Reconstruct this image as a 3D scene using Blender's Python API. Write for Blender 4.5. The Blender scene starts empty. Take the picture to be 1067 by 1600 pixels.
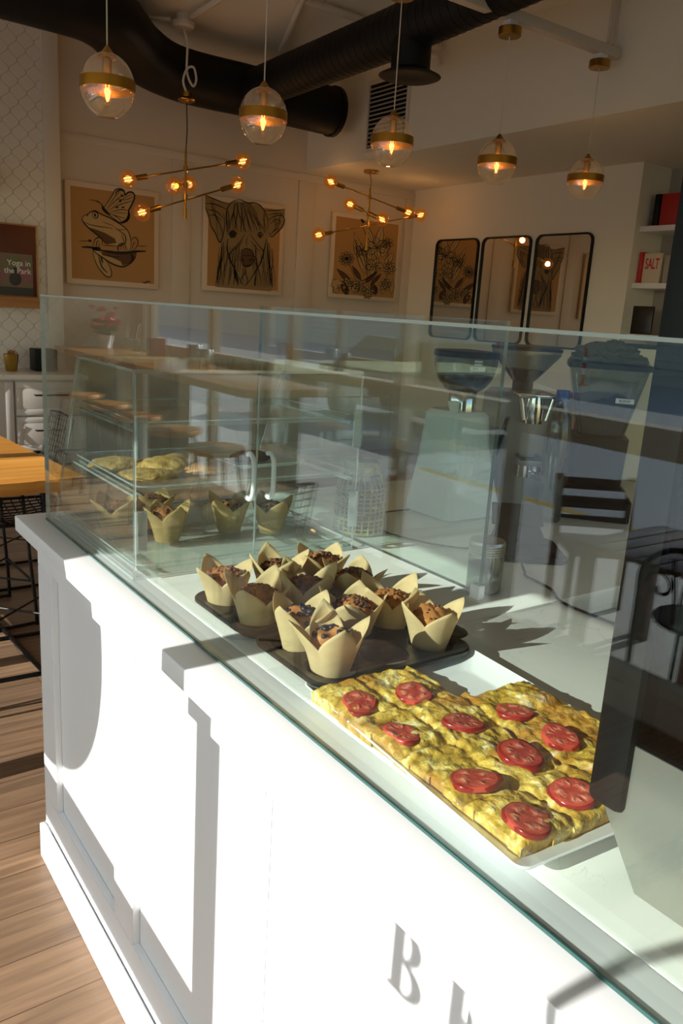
import bpy, bmesh, math, random
from mathutils import Vector, Matrix, noise
random.seed(7)
PI = math.pi
S = bpy.context.scene
COL = S.collection

# ------------------------------------------------------------------ camera
cam_d = bpy.data.cameras.new('camera')
cam = bpy.data.objects.new('camera', cam_d); COL.objects.link(cam)
cam_d.sensor_fit = 'VERTICAL'; cam_d.sensor_height = 36.0; cam_d.lens = 1256 / 1600 * 36.0
cam_d.clip_start = 0.02; cam_d.clip_end = 200
cam.matrix_world = Matrix(((0.8150, 0.0918, -0.5721, 0.0),
                           (-0.5763, 0.2315, -0.7838, 0.0),
                           (0.0605, 0.9685, 0.2416, 1.55),
                           (0, 0, 0, 1)))
S.camera = cam

# ------------------------------------------------------------------ world, sun, exposure
SUN_EL = math.radians(22.0)
world = bpy.data.worlds.new('sky'); S.world = world; world.use_nodes = True
wn = world.node_tree; wn.nodes.clear()
w_out = wn.nodes.new('ShaderNodeOutputWorld'); w_bg = wn.nodes.new('ShaderNodeBackground')
sky = wn.nodes.new('ShaderNodeTexSky'); sky.sky_type = 'NISHITA'; sky.sun_disc = False
sky.sun_elevation = SUN_EL; sky.sun_rotation = math.radians(-90); sky.air_density = 1.3; sky.dust_density = 0.4; sky.ozone_density = 2.0
wn.links.new(sky.outputs[0], w_bg.inputs[0]); wn.links.new(w_bg.outputs[0], w_out.inputs[0])
w_bg.inputs[1].default_value = 0.25
sun_d = bpy.data.lights.new('sun', 'SUN'); sun_d.energy = 6.8; sun_d.angle = math.radians(0.22)
sun_d.color = (1.0, 0.96, 0.90)
sun = bpy.data.objects.new('sun', sun_d); COL.objects.link(sun)
sun.rotation_euler = Vector((1.0, 0.0, -math.tan(SUN_EL))).to_track_quat('-Z', 'Y').to_euler()
S.view_settings.view_transform = 'Standard'; S.view_settings.look = 'None'
S.view_settings.gamma = 1.0; S.view_settings.use_curve_mapping = False
S.view_settings.exposure = 0.30
cy = S.cycles
cy.max_bounces = 10; cy.diffuse_bounces = 8; cy.glossy_bounces = 5; cy.transmission_bounces = 8
cy.transparent_max_bounces = 40; cy.caustics_reflective = False; cy.caustics_refractive = False
cy.sample_clamp_indirect = 4.0; cy.use_denoising = True
cy.use_adaptive_sampling = True
WX = -1.7                                   # the shop window's plane

# ------------------------------------------------------------------ materials
def lin(c):
    if isinstance(c, str):
        c = [int(c[i:i + 2], 16) / 255 for i in (0, 2, 4)]
        c = [x / 12.92 if x <= 0.04045 else ((x + 0.055) / 1.055) ** 2.4 for x in c]
    return (c[0], c[1], c[2], 1.0)

def new_mat(name):
    m = bpy.data.materials.new(name); m.use_nodes = True
    nt = m.node_tree; nt.nodes.clear()
    out = nt.nodes.new('ShaderNodeOutputMaterial')
    return m, nt, out

def mat(name, col, rough=0.5, metal=0.0, col2=None, scale=8.0, bump=0.0, stretch=(1, 1, 1), spec=0.5, detail=4.0, sheen=0.0):
    m, nt, out = new_mat(name)
    p = nt.nodes.new('ShaderNodeBsdfPrincipled')
    p.inputs['Base Color'].default_value = lin(col); p.inputs['Roughness'].default_value = rough
    p.inputs['Metallic'].default_value = metal; p.inputs['Specular IOR Level'].default_value = spec
    nt.links.new(p.outputs[0], out.inputs[0])
    if col2 is not None or bump:
        tc = nt.nodes.new('ShaderNodeTexCoord'); mp = nt.nodes.new('ShaderNodeMapping')
        mp.inputs['Scale'].default_value = stretch
        nz = nt.nodes.new('ShaderNodeTexNoise'); nz.inputs['Scale'].default_value = scale; nz.inputs['Detail'].default_value = detail
        nt.links.new(tc.outputs['Object'], mp.inputs[0]); nt.links.new(mp.outputs[0], nz.inputs['Vector'])
        if col2 is not None:
            r = nt.nodes.new('ShaderNodeValToRGB')
            r.color_ramp.elements[0].position = 0.35; r.color_ramp.elements[1].position = 0.65
            r.color_ramp.elements[0].color = lin(col); r.color_ramp.elements[1].color = lin(col2)
            nt.links.new(nz.outputs['Fac'], r.inputs[0]); nt.links.new(r.outputs[0], p.inputs['Base Color'])
        if bump:
            b = nt.nodes.new('ShaderNodeBump'); b.inputs['Strength'].default_value = bump; b.inputs['Distance'].default_value = 0.01
            nt.links.new(nz.outputs['Fac'], b.inputs['Height']); nt.links.new(b.outputs[0], p.inputs['Normal'])
    return m

def math_node(nt, op, a, b=None, c=None):
    n = nt.nodes.new('ShaderNodeMath'); n.operation = op
    for i, v in enumerate((a, b, c)):
        if v is None: continue
        if isinstance(v, (int, float)): n.inputs[i].default_value = v
        else: nt.links.new(v, n.inputs[i])
    return n.outputs[0]

def glass_mat(name, tint, refl=1.0, base=0.04, rough=0.0, haze=0.0, haze_col='ffffff'):
    """thin clear sheet: transparent with a Schlick reflection on each face"""
    m, nt, out = new_mat(name)
    lw = nt.nodes.new('ShaderNodeLayerWeight'); lw.inputs[0].default_value = 0.5
    p5 = math_node(nt, 'POWER', lw.outputs['Facing'], 5.0)
    f = math_node(nt, 'MULTIPLY_ADD', p5, (1 - base) * 0.6 * refl, base * refl)
    t = nt.nodes.new('ShaderNodeBsdfTransparent'); t.inputs[0].default_value = lin(tint)
    g = nt.nodes.new('ShaderNodeBsdfGlossy'); g.inputs['Roughness'].default_value = rough; g.inputs[0].default_value = (1, 1, 1, 1)
    src = t.outputs[0]
    if haze:
        d = nt.nodes.new('ShaderNodeBsdfDiffuse'); d.inputs[0].default_value = lin(haze_col)
        mx0 = nt.nodes.new('ShaderNodeMixShader'); mx0.inputs[0].default_value = haze
        nt.links.new(src, mx0.inputs[1]); nt.links.new(d.outputs[0], mx0.inputs[2]); src = mx0.outputs[0]
    mx = nt.nodes.new('ShaderNodeMixShader')
    nt.links.new(f, mx.inputs[0]); nt.links.new(src, mx.inputs[1]); nt.links.new(g.outputs[0], mx.inputs[2])
    nt.links.new(mx.outputs[0], out.inputs[0])
    return m

def emit_mat(name, col, strength):
    m, nt, out = new_mat(name)
    e = nt.nodes.new('ShaderNodeEmission'); e.inputs[0].default_value = lin(col); e.inputs[1].default_value = strength
    nt.links.new(e.outputs[0], out.inputs[0]); return m

def wood_mat(name, c1, c2, along='X', plank=None, rough=0.45, scale=3.0, gap='2a1c14', plank_len=1.3):
    """wood grain along one axis; plank = board width if laid in boards"""
    m, nt, out = new_mat(name)
    p = nt.nodes.new('ShaderNodeBsdfPrincipled'); p.inputs['Roughness'].default_value = rough
    tc = nt.nodes.new('ShaderNodeTexCoord')
    vec = tc.outputs['Object']
    mp = nt.nodes.new('ShaderNodeMapping')
    s = {'X': (0.35, 6, 6), 'Y': (6, 0.35, 6), 'Z': (6, 6, 0.35)}[along]
    mp.inputs['Scale'].default_value = s
    nz = nt.nodes.new('ShaderNodeTexNoise'); nz.inputs['Scale'].default_value = scale; nz.inputs['Detail'].default_value = 6
    nz.inputs['Distortion'].default_value = 0.6
    r = nt.nodes.new('ShaderNodeValToRGB')
    r.color_ramp.elements[0].position = 0.3; r.color_ramp.elements[1].position = 0.7
    r.color_ramp.elements[0].color = lin(c1); r.color_ramp.elements[1].color = lin(c2)
    col = r.outputs[0]
    nt.links.new(vec, mp.inputs[0])
    if plank:
        br = nt.nodes.new('ShaderNodeTexBrick'); br.offset = 0.37; br.inputs['Scale'].default_value = 1.0
        br.inputs['Brick Width'].default_value = plank_len; br.inputs['Row Height'].default_value = plank
        br.inputs['Mortar Size'].default_value = 0.0016; br.inputs['Mortar Smooth'].default_value = 0.1
        br.inputs['Color1'].default_value = (0.78, 0.78, 0.78, 1); br.inputs['Color2'].default_value = (1.1, 1.08, 1.05, 1)
        br.inputs['Mortar'].default_value = (0.35, 0.3, 0.28, 1)
        if along == 'Y':
            rt = nt.nodes.new('ShaderNodeMapping'); rt.inputs['Rotation'].default_value = (0, 0, PI / 2)
            nt.links.new(vec, rt.inputs[0]); nt.links.new(rt.outputs[0], br.inputs['Vector'])
        else: nt.links.new(vec, br.inputs['Vector'])
        # shift the grain board by board
        va = nt.nodes.new('ShaderNodeVectorMath'); va.operation = 'MULTIPLY_ADD'
        va.inputs[1].default_value = (9, 9, 9)
        nt.links.new(br.outputs['Color'], va.inputs[0]); nt.links.new(mp.outputs[0], va.inputs[2])
        nt.links.new(va.outputs[0], nz.inputs['Vector'])
        mx = nt.nodes.new('ShaderNodeMix'); mx.data_type = 'RGBA'; mx.blend_type = 'MULTIPLY'; mx.inputs[0].default_value = 1.0
        nt.links.new(r.outputs[0], mx.inputs[6]); nt.links.new(br.outputs['Color'], mx.inputs[7]); col = mx.outputs[2]
    else: nt.links.new(mp.outputs[0], nz.inputs['Vector'])
    nt.links.new(nz.outputs['Fac'], r.inputs[0]); nt.links.new(col, p.inputs['Base Color'])
    nt.links.new(p.outputs[0], out.inputs[0])
    return m

def marble_mat(name):
    m, nt, out = new_mat(name)
    p = nt.nodes.new('ShaderNodeBsdfPrincipled'); p.inputs['Roughness'].default_value = 0.22
    tc = nt.nodes.new('ShaderNodeTexCoord')
    nz = nt.nodes.new('ShaderNodeTexNoise'); nz.inputs['Scale'].default_value = 5.0; nz.inputs['Detail'].default_value = 7; nz.inputs['Distortion'].default_value = 1.2
    nt.links.new(tc.outputs['Object'], nz.inputs['Vector'])
    d = math_node(nt, 'ABSOLUTE', math_node(nt, 'SUBTRACT', nz.outputs['Fac'], 0.5))
    n2 = nt.nodes.new('ShaderNodeTexNoise'); n2.inputs['Scale'].default_value = 3.0
    nt.links.new(tc.outputs['Object'], n2.inputs['Vector'])
    th = math_node(nt, 'MULTIPLY', math_node(nt, 'SUBTRACT', n2.outputs['Fac'], 0.5), 0.045)
    vein = math_node(nt, 'LESS_THAN', d, math_node(nt, 'MAXIMUM', th, 0.0))
    mx = nt.nodes.new('ShaderNodeMix'); mx.data_type = 'RGBA'
    nt.links.new(math_node(nt, 'MULTIPLY', vein, 0.28), mx.inputs[0])
    mx.inputs[6].default_value = lin('eceae4'); mx.inputs[7].default_value = lin('a9adab')
    nt.links.new(mx.outputs[2], p.inputs['Base Color']); nt.links.new(p.outputs[0], out.inputs[0])
    return m

def tile_mat(name):
    """white lantern tiles: two families of mirrored wavy grout lines"""
    m, nt, out = new_mat(name)
    p = nt.nodes.new('ShaderNodeBsdfPrincipled'); p.inputs['Roughness'].default_value = 0.25
    tc = nt.nodes.new('ShaderNodeTexCoord'); sp = nt.nodes.new('ShaderNodeSeparateXYZ')
    nt.links.new(tc.outputs['Object'], sp.inputs[0])
    P, H = 0.13, 0.15
    cz = math_node(nt, 'MULTIPLY', math_node(nt, 'COSINE', math_node(nt, 'MULTIPLY', sp.outputs['Z'], 2 * PI / H)), P / 4)
    ds = []
    for sgn, off in ((1, 0.0), (-1, P / 2)):
        v = math_node(nt, 'ADD', math_node(nt, 'MULTIPLY_ADD', cz, float(sgn), sp.outputs['X']), 10 * P + off)
        fr = math_node(nt, 'MODULO', v, P)
        ds.append(math_node(nt, 'ABSOLUTE', math_node(nt, 'SUBTRACT', fr, P / 2)))
    d = math_node(nt, 'MINIMUM', ds[0], ds[1])
    line = math_node(nt, 'SMOOTH_MIN', math_node(nt, 'DIVIDE', d, 0.0045), 1.0, 0.2)
    mx = nt.nodes.new('ShaderNodeMix'); mx.data_type = 'RGBA'
    nt.links.new(line, mx.inputs[0]); mx.inputs[6].default_value = lin('b3aca0'); mx.inputs[7].default_value = lin('ddd8cf')
    b = nt.nodes.new('ShaderNodeBump'); b.inputs['Strength'].default_value = 0.5; b.inputs['Distance'].default_value = 0.004
    nt.links.new(line, b.inputs['Height']); nt.links.new(b.outputs[0], p.inputs['Normal'])
    nt.links.new(mx.outputs[2], p.inputs['Base Color']); nt.links.new(p.outputs[0], out.inputs[0])
    return m

def paper_mat(name, col, transl=0.35):
    m, nt, out = new_mat(name)
    d = nt.nodes.new('ShaderNodeBsdfDiffuse'); t = nt.nodes.new('ShaderNodeBsdfTranslucent')
    tc = nt.nodes.new('ShaderNodeTexCoord'); nz = nt.nodes.new('ShaderNodeTexNoise'); nz.inputs['Scale'].default_value = 60
    r = nt.nodes.new('ShaderNodeValToRGB'); a = lin(col)
    r.color_ramp.elements[0].color = (a[0] * .85, a[1] * .82, a[2] * .75, 1); r.color_ramp.elements[1].color = a
    nt.links.new(tc.outputs['Object'], nz.inputs['Vector']); nt.links.new(nz.outputs['Fac'], r.inputs[0])
    nt.links.new(r.outputs[0], d.inputs[0]); nt.links.new(r.outputs[0], t.inputs[0])
    mx = nt.nodes.new('ShaderNodeMixShader'); mx.inputs[0].default_value = transl
    nt.links.new(d.outputs[0], mx.inputs[1]); nt.links.new(t.outputs[0], mx.inputs[2]); nt.links.new(mx.outputs[0], out.inputs[0])
    return m

def egg_mat(name):
    m, nt, out = new_mat(name)
    p = nt.nodes.new('ShaderNodeBsdfPrincipled'); p.inputs['Roughness'].default_value = 0.38
    tc = nt.nodes.new('ShaderNodeTexCoord')
    n1 = nt.nodes.new('ShaderNodeTexNoise'); n1.inputs['Scale'].default_value = 38; n1.inputs['Detail'].default_value = 6; n1.inputs['Distortion'].default_value = 0.8
    n2 = nt.nodes.new('ShaderNodeTexNoise'); n2.inputs['Scale'].default_value = 13; n2.inputs['Detail'].default_value = 4
    n3 = nt.nodes.new('ShaderNodeTexNoise'); n3.inputs['Scale'].default_value = 95; n3.inputs['Detail'].default_value = 3
    for n in (n1, n2, n3): nt.links.new(tc.outputs['Object'], n.inputs['Vector'])
    r = nt.nodes.new('ShaderNodeValToRGB'); e = r.color_ramp.elements
    e[0].position = 0.30; e[0].color = lin('96742a'); e[1].position = 0.72; e[1].color = lin('fbf2cc')
    k = r.color_ramp.elements.new(0.45); k.color = lin('cda23c')
    k = r.color_ramp.elements.new(0.58); k.color = lin('eccb68')
    nt.links.new(n1.outputs['Fac'], r.inputs[0])
    r2 = nt.nodes.new('ShaderNodeValToRGB'); r2.color_ramp.elements[0].position = 0.52; r2.color_ramp.elements[1].position = 0.64
    r2.color_ramp.elements[0].color = (0, 0, 0, 1); r2.color_ramp.elements[1].color = (1, 1, 1, 1)
    nt.links.new(n2.outputs['Fac'], r2.inputs[0])
    mx = nt.nodes.new('ShaderNodeMix'); mx.data_type = 'RGBA'
    nt.links.new(math_node(nt, 'MULTIPLY', r2.outputs[0], 0.7), mx.inputs[0]); nt.links.new(r.outputs[0], mx.inputs[6]); mx.inputs[7].default_value = lin('b06c24')
    r3 = nt.nodes.new('ShaderNodeValToRGB'); r3.color_ramp.elements[0].position = 0.54; r3.color_ramp.elements[1].position = 0.64
    r3.color_ramp.elements[0].color = (0, 0, 0, 1); r3.color_ramp.elements[1].color = (1, 1, 1, 1)
    nt.links.new(n3.outputs['Fac'], r3.inputs[0])
    mx2 = nt.nodes.new('ShaderNodeMix'); mx2.data_type = 'RGBA'
    nt.links.new(math_node(nt, 'MULTIPLY', r3.outputs[0], 0.42), mx2.inputs[0]); nt.links.new(mx.outputs[2], mx2.inputs[6]); mx2.inputs[7].default_value = lin('55601c')
    nt.links.new(mx2.outputs[2], p.inputs['Base Color'])
    b = nt.nodes.new('ShaderNodeBump'); b.inputs['Strength'].default_value = 0.8; b.inputs['Distance'].default_value = 0.005
    nt.links.new(n3.outputs['Fac'], b.inputs['Height']); nt.links.new(b.outputs[0], p.inputs['Normal'])
    nt.links.new(p.outputs[0], out.inputs[0]); return m

def tomato_mat(name):
    m, nt, out = new_mat(name)
    p = nt.nodes.new('ShaderNodeBsdfPrincipled'); p.inputs['Roughness'].default_value = 0.22
    tc = nt.nodes.new('ShaderNodeTexCoord'); sp = nt.nodes.new('ShaderNodeSeparateXYZ')
    nt.links.new(tc.outputs['Object'], sp.inputs[0])
    oi = nt.nodes.new('ShaderNodeObjectInfo')
    ang = math_node(nt, 'ARCTAN2', sp.outputs['Y'], sp.outputs['X'])
    ang = math_node(nt, 'ADD', ang, math_node(nt, 'MULTIPLY', oi.outputs['Random'], 6.0))
    rad = math_node(nt, 'SQRT', math_node(nt, 'ADD', math_node(nt, 'POWER', sp.outputs['X'], 2.0), math_node(nt, 'POWER', sp.outputs['Y'], 2.0)))
    rr = math_node(nt, 'DIVIDE', rad, 0.027)
    nz = nt.nodes.new('ShaderNodeTexNoise'); nz.inputs['Scale'].default_value = 75; nt.links.new(tc.outputs['Object'], nz.inputs['Vector'])
    w = math_node(nt, 'SINE', math_node(nt, 'MULTIPLY_ADD', ang, 5.0, math_node(nt, 'MULTIPLY', nz.outputs['Fac'], 14.0)))
    ring = math_node(nt, 'SUBTRACT', 1.0, math_node(nt, 'ABSOLUTE', math_node(nt, 'MULTIPLY', math_node(nt, 'SUBTRACT', rr, 0.55), 3.3)))
    seed = math_node(nt, 'MULTIPLY', math_node(nt, 'MAXIMUM', ring, 0.0), math_node(nt, 'MULTIPLY_ADD', w, 0.5, 0.5))
    r = nt.nodes.new('ShaderNodeValToRGB'); e = r.color_ramp.elements
    e[0].position = 0.05; e[0].color = lin('c4493a'); e[1].position = 0.9; e[1].color = lin('ec9a7c')
    k = e.new(0.35); k.color = lin('d4604c')
    nt.links.new(seed, r.inputs[0])
    rim = nt.nodes.new('ShaderNodeMix'); rim.data_type = 'RGBA'
    nt.links.new(math_node(nt, 'GREATER_THAN', rr, 0.93), rim.inputs[0]); nt.links.new(r.outputs[0], rim.inputs[6]); rim.inputs[7].default_value = lin('8e1c14')
    nt.links.new(rim.outputs[2], p.inputs['Base Color'])
    b = nt.nodes.new('ShaderNodeBump'); b.inputs['Strength'].default_value = 0.5; b.inputs['Distance'].default_value = 0.003
    nt.links.new(seed, b.inputs['Height']); nt.links.new(b.outputs[0], p.inputs['Normal'])
    nt.links.new(p.outputs[0], out.inputs[0]); return m

M = {}
M['white_paint'] = mat('white_paint', 'edeef0', 0.42)
M['wall'] = mat('painted_wall', 'd2c8ba', 0.7, bump=0.04, scale=60)
M['wall_light'] = mat('light_wall', 'e9e4d4', 0.75, bump=0.03, scale=60)
M['ceiling'] = mat('ceiling_paint', 'e4dfd2', 0.8)
M['dark_wall'] = mat('grey_wall', 'a8a296', 0.8)
M['trim'] = mat('trim_paint', 'd8d0c2', 0.5)
M['tile'] = tile_mat('lantern_tile')
M['floor'] = wood_mat('floor_boards', '775f4b', 'a08166', 'X', 0.155, 0.38, 7.0)
M['table_wood'] = wood_mat('honey_wood', 'bf7a2c', 'e8a850', 'X', 0.19, 0.32, 2.6, plank_len=2.4)
M['bar_wood'] = wood_mat('bar_wood', 'a9702f', 'd69d55', 'Y', 0.21, 0.28, 2.6, plank_len=2.4)
M['stool_wood'] = wood_mat('stool_wood', '9c632b', 'c98d4b', 'X', None, 0.35)
M['shelf_wood'] = wood_mat('shelf_wood', '9c6b3b', 'c1905a', 'X', None, 0.4)
M['slat_wood'] = wood_mat('slat_wood', '3a2218', '66402c', 'X', None, 0.35)
M['quartz'] = marble_mat('quartz')
M['glass'] = glass_mat('clear_glass', 'f6fbf9', 1.6)
M['glass_edge'] = mat('glass_edge', '2f5552', 0.1, spec=0.6)
M['glass_edge_pale'] = mat('polished_glass_edge', 'b4c2be', 0.2, spec=0.8)
M['acrylic'] = glass_mat('clear_acrylic', 'fbfdfc', 1.1, haze=0.018)
M['acrylic_base'] = glass_mat('acrylic_floor', 'f8fbfa', 0.8, rough=0.3, haze=0.05)
M['acrylic_edge'] = glass_mat('acrylic_edge', 'eef4f3', 1.4, 0.14, 0.05, haze=0.5, haze_col='dfe8e8')
M['window_glass'] = glass_mat('window_glass', 'fcfdfc', 0.5)
M['bulb_glass'] = glass_mat('bulb_glass', 'ffdca4', 1.2, haze=0.035, haze_col='e8b878')
M['globe_glass'] = glass_mat('globe_glass', 'eeede8', 1.8, 0.08, haze=0.045)
M['hopper_plastic'] = glass_mat('hopper_plastic', 'b7bdba', 1.2, 0.05, haze=0.03)
M['cooler_glass'] = glass_mat('cooler_glass', '7f8a8e', 0.5, 0.04)
M['brass'] = mat('brass', 'b0843a', 0.28, 1.0)
M['gold_paint'] = mat('gold_band', 'a87a2b', 0.35, 0.85)
M['pot_gold'] = mat('gold_pot', 'b79a4a', 0.3, 0.9)
M['duct'] = mat('black_duct', '08080a', 0.55, spec=0.3)
M['black'] = mat('black_satin', '08090a', 0.45, spec=0.25)
M['black_metal'] = mat('black_metal', '121213', 0.38, 0.4)
M['black_gloss'] = mat('black_gloss', '0a0c0f', 0.08)
M['tin'] = mat('dark_tin', '2f302c', 0.32, 0.8, col2='403f39', scale=30)
M['steel'] = mat('brushed_steel', 'b4b2aa', 0.33, 0.9)
M['chrome'] = mat('chrome', 'd8d8d8', 0.1, 1.0)
M['mirror'] = mat('mirror_silver', 'd9d6cf', 0.015, 1.0)
M['ceramic'] = mat('white_ceramic', 'eff1f2', 0.18)
M['paper'] = paper_mat('baking_paper', 'f0d9aa', 0.35)
M['paper_dark'] = paper_mat('baking_paper_brown', 'dcba82', 0.3)
M['muffin'] = mat('muffin_crumb', '8a4d22', 0.75, col2='b8763c', scale=45, bump=0.5)
M['muffin_gold'] = mat('golden_muffin_crumb', '9c5a28', 0.7, col2='c48848', scale=40, bump=0.5)
M['streusel'] = mat('streusel', '6b3a20', 0.7, col2='9d6338', scale=60, bump=0.4)
M['choc'] = mat('dark_crumble', '3b2015', 0.6, col2='6e4227', scale=70, bump=0.4)
M['berry'] = mat('blueberry', '15131c', 0.4, col2='2b2638', scale=50)
M['egg'] = egg_mat('baked_egg')
M['tomato'] = tomato_mat('tomato_slice')
M['scone'] = mat('scone_crumb', 'ecbd74', 0.65, col2='b8924e', scale=60, bump=0.5)
M['cookie'] = mat('cookie_crumb', 'c98a4a', 0.6, col2='d8a868', scale=30, bump=0.4)
M['brownie'] = mat('brown_loaf', '6b4630', 0.7, col2='54341f', scale=40, bump=0.3)
M['beans'] = mat('coffee_beans', '120b08', 0.35, col2='2c1b12', scale=90, bump=0.6)
M['grinder_white'] = mat('grinder_white', 'e6eeed', 0.3)
M['grinder_grey'] = mat('grinder_grey', '9a9da0', 0.35, 0.3)
M['cloth_olive'] = mat('olive_cloth', '4a4a38', 0.9, bump=0.4, scale=80)
M['label'] = mat('white_label', 'e8ebe8', 0.5)
M['ink'] = mat('ink', '16120f', 0.7)
M['ink_soft'] = mat('soft_ink', '5a3d22', 0.75)
M['canvas'] = mat('canvas_tan', 'ae8550', 0.8)
M['canvas_edge'] = mat('canvas_edge', 'd9c8b0', 0.8)
M['art_grey'] = mat('drawing_wash', '8f774f', 0.8)
M['art_pale'] = mat('drawing_wash_pale', 'b89a68', 0.8)
M['red'] = mat('red_cover', 'b01f1c', 0.45)
M['red_letter'] = mat('red_print', 'c8322c', 0.5)
M['dark_red'] = mat('dark_red', '8f2a20', 0.4)
M['cream'] = mat('cream_board', 'cfc8a4', 0.55)
M['blue'] = mat('blue_cap', '1d3f8c', 0.35)
M['wicker'] = mat('wicker', 'c8ae6e', 0.75, col2='9a8350', scale=60, bump=0.5)
M['poster_brown'] = mat('poster_brown', '5b2b16', 0.4)
M['poster_photo'] = mat('poster_photo', '8a5060', 0.4, col2='5e6a3a', scale=9)
M['poster_dark'] = mat('poster_dark', '1c1612', 0.35)
M['cabinet'] = mat('cabinet_paint', 'd9d4cc', 0.45)
M['concrete'] = mat('sidewalk_concrete', 'dedcd6', 0.85, col2='cbc9c2', scale=90)
M['asphalt'] = mat('asphalt', 'b4b6b7', 0.9, col2='9b9d9f', scale=120)
M['yellow'] = mat('yellow_kerb_paint', 'c8a233', 0.7)
M['facade'] = mat('grey_facade', 'b4b7b6', 0.8, col2='a8abab', scale=3)
M['car_paint'] = mat('dark_car_paint', '15181c', 0.2)
M['rubber'] = mat('rubber', '0b0b0b', 0.8)
M['pink'] = mat('pink_petals', 'd8345e', 0.6)
M['leaf'] = mat('plant_leaf', '3e5a2c', 0.6)
M['canister'] = mat('metal_canister', 'a9adad', 0.25, 0.9)
M['straw'] = mat('white_straw', 'e8e8e8', 0.4)
M['filament'] = emit_mat('filament', 'ffb45e', 7.0)
M['filament_soft'] = emit_mat('pendant_filament', 'ff9a48', 10.0)
M['screen'] = mat('dark_screen', '07080a', 0.1)

# ------------------------------------------------------------------ mesh builder
class MB:
    def __init__(self): self.bm = bmesh.new(); self.mi = 0
    def _tag(self, fs):
        for f in fs: f.material_index = self.mi
    def box(self, x0, x1, y0, y1, z0, z1, bev=0.0, seg=2, mtx=None):
        bm = self.bm
        vs = [bm.verts.new((x, y, z)) for x in (x0, x1) for y in (y0, y1) for z in (z0, z1)]
        q = [(0, 1, 3, 2), (4, 6, 7, 5), (0, 4, 5, 1), (2, 3, 7, 6), (0, 2, 6, 4), (1, 5, 7, 3)]
        fs = [bm.faces.new([vs[i] for i in f]) for f in q]
        self._tag(fs)
        if bev > 0:
            es = list({e for f in fs for e in f.edges})
            r = bmesh.ops.bevel(bm, geom=es, offset=bev, segments=seg, profile=0.5, affect='EDGES')
            self._tag(r['faces']); vs = list({v for f in r['faces'] for v in f.verts} | {v for v in vs if v.is_valid})
        if mtx is not None: bmesh.ops.transform(bm, matrix=mtx, verts=[v for v in vs if v.is_valid])
        return self
    def pane(self, x0, x1, y0, y1, z0, z1, edge=1):
        """sheet: the two largest faces keep material 0, the rims get material index `edge`"""
        bm = self.bm
        n0 = len(bm.faces); self.box(x0, x1, y0, y1, z0, z1); bm.faces.ensure_lookup_table()
        d = [x1 - x0, y1 - y0, z1 - z0]; ax = d.index(min(d))
        for f in list(bm.faces)[n0:]:
            f.normal_update()
            f.material_index = 0 if abs(f.normal[ax]) > 0.9 else edge
        return self
    def slab(self, pts, nrm, t, edge=1):
        """sheet from a polygon and thickness t along nrm"""
        bm = self.bm; n = Vector(nrm).normalized() * t
        a = [bm.verts.new(Vector(p)) for p in pts]; b = [bm.verts.new(Vector(p) + n) for p in pts]
        f1 = bm.faces.new(a); f2 = bm.faces.new(b[::-1]); f1.material_index = f2.material_index = self.mi
        for i in range(len(a)):
            j = (i + 1) % len(a); f = bm.faces.new([a[j], a[i], b[i], b[j]]); f.material_index = edge
        return self
    def lathe(self, prof, seg=32, c=(0, 0, 0), cap0=False, cap1=False, a0=0.0, a1=2 * PI):
        bm = self.bm; rings = []
        full = abs(a1 - a0 - 2 * PI) < 1e-6
        n = seg if full else seg + 1
        for r, z in prof:
            rings.append([bm.verts.new((c[0] + r * math.cos(a0 + (a1 - a0) * i / seg), c[1] + r * math.sin(a0 + (a1 - a0) * i / seg), c[2] + z)) for i in range(n)])
        fs = []
        for k in range(len(rings) - 1):
            for i in range(seg):
                j = (i + 1) % n
                fs.append(bm.faces.new((rings[k][i], rings[k][j], rings[k + 1][j], rings[k + 1][i])))
        if cap0: fs.append(bm.faces.new(rings[0][::-1]))
        if cap1: fs.append(bm.faces.new(rings[-1]))
        self._tag(fs); return self
    def cyl(self, c, r, z0, z1, seg=24, r1=None):
        return self.lathe([(r, z0), (r if r1 is None else r1, z1)], seg, (c[0], c[1], 0), True, True)
    def tube(self, pts, r, seg=10, cap=True, closed=False, rs=None):
        bm = self.bm; P = [Vector(p) for p in pts]; n = len(P); rings = []
        up = None
        for i in range(n):
            a = P[(i - 1) % n] if (closed or i > 0) else P[i]; b = P[(i + 1) % n] if (closed or i < n - 1) else P[i]
            t = (b - a).normalized()
            if up is None:
                up = t.orthogonal().normalized()
            else:
                up = (up - t * up.dot(t))
                up = up.normalized() if up.length > 1e-6 else t.orthogonal().normalized()
            s = t.cross(up); rr = rs[i] if rs else r
            rings.append([bm.verts.new(P[i] + (up * math.cos(2 * PI * k / seg) + s * math.sin(2 * PI * k / seg)) * rr) for k in range(seg)])
        fs = []
        for i in range(n if closed else n - 1):
            A, B = rings[i], rings[(i + 1) % n]
            for k in range(seg): fs.append(bm.faces.new((A[k], A[(k + 1) % seg], B[(k + 1) % seg], B[k])))
        if cap and not closed: fs.append(bm.faces.new(rings[0][::-1])); fs.append(bm.faces.new(rings[-1]))
        self._tag(fs); return self
    def loft(self, rings, cap0=True, cap1=True):
        bm = self.bm; R = [[bm.verts.new(p) for p in ring] for ring in rings]; fs = []; n = len(R[0])
        for k in range(len(R) - 1):
            for i in range(n): fs.append(bm.faces.new((R[k][i], R[k][(i + 1) % n], R[k + 1][(i + 1) % n], R[k + 1][i])))
        if cap0: fs.append(bm.faces.new(R[0][::-1]))
        if cap1: fs.append(bm.faces.new(R[-1]))
        self._tag(fs); return self
    def poly(self, pts):
        f = self.bm.faces.new([self.bm.verts.new(p) for p in pts]); self._tag([f]); return self
    def prism(self, pts2, z0, z1):
        return self.loft([[(x, y, z0) for x, y in pts2], [(x, y, z1) for x, y in pts2]])
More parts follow.
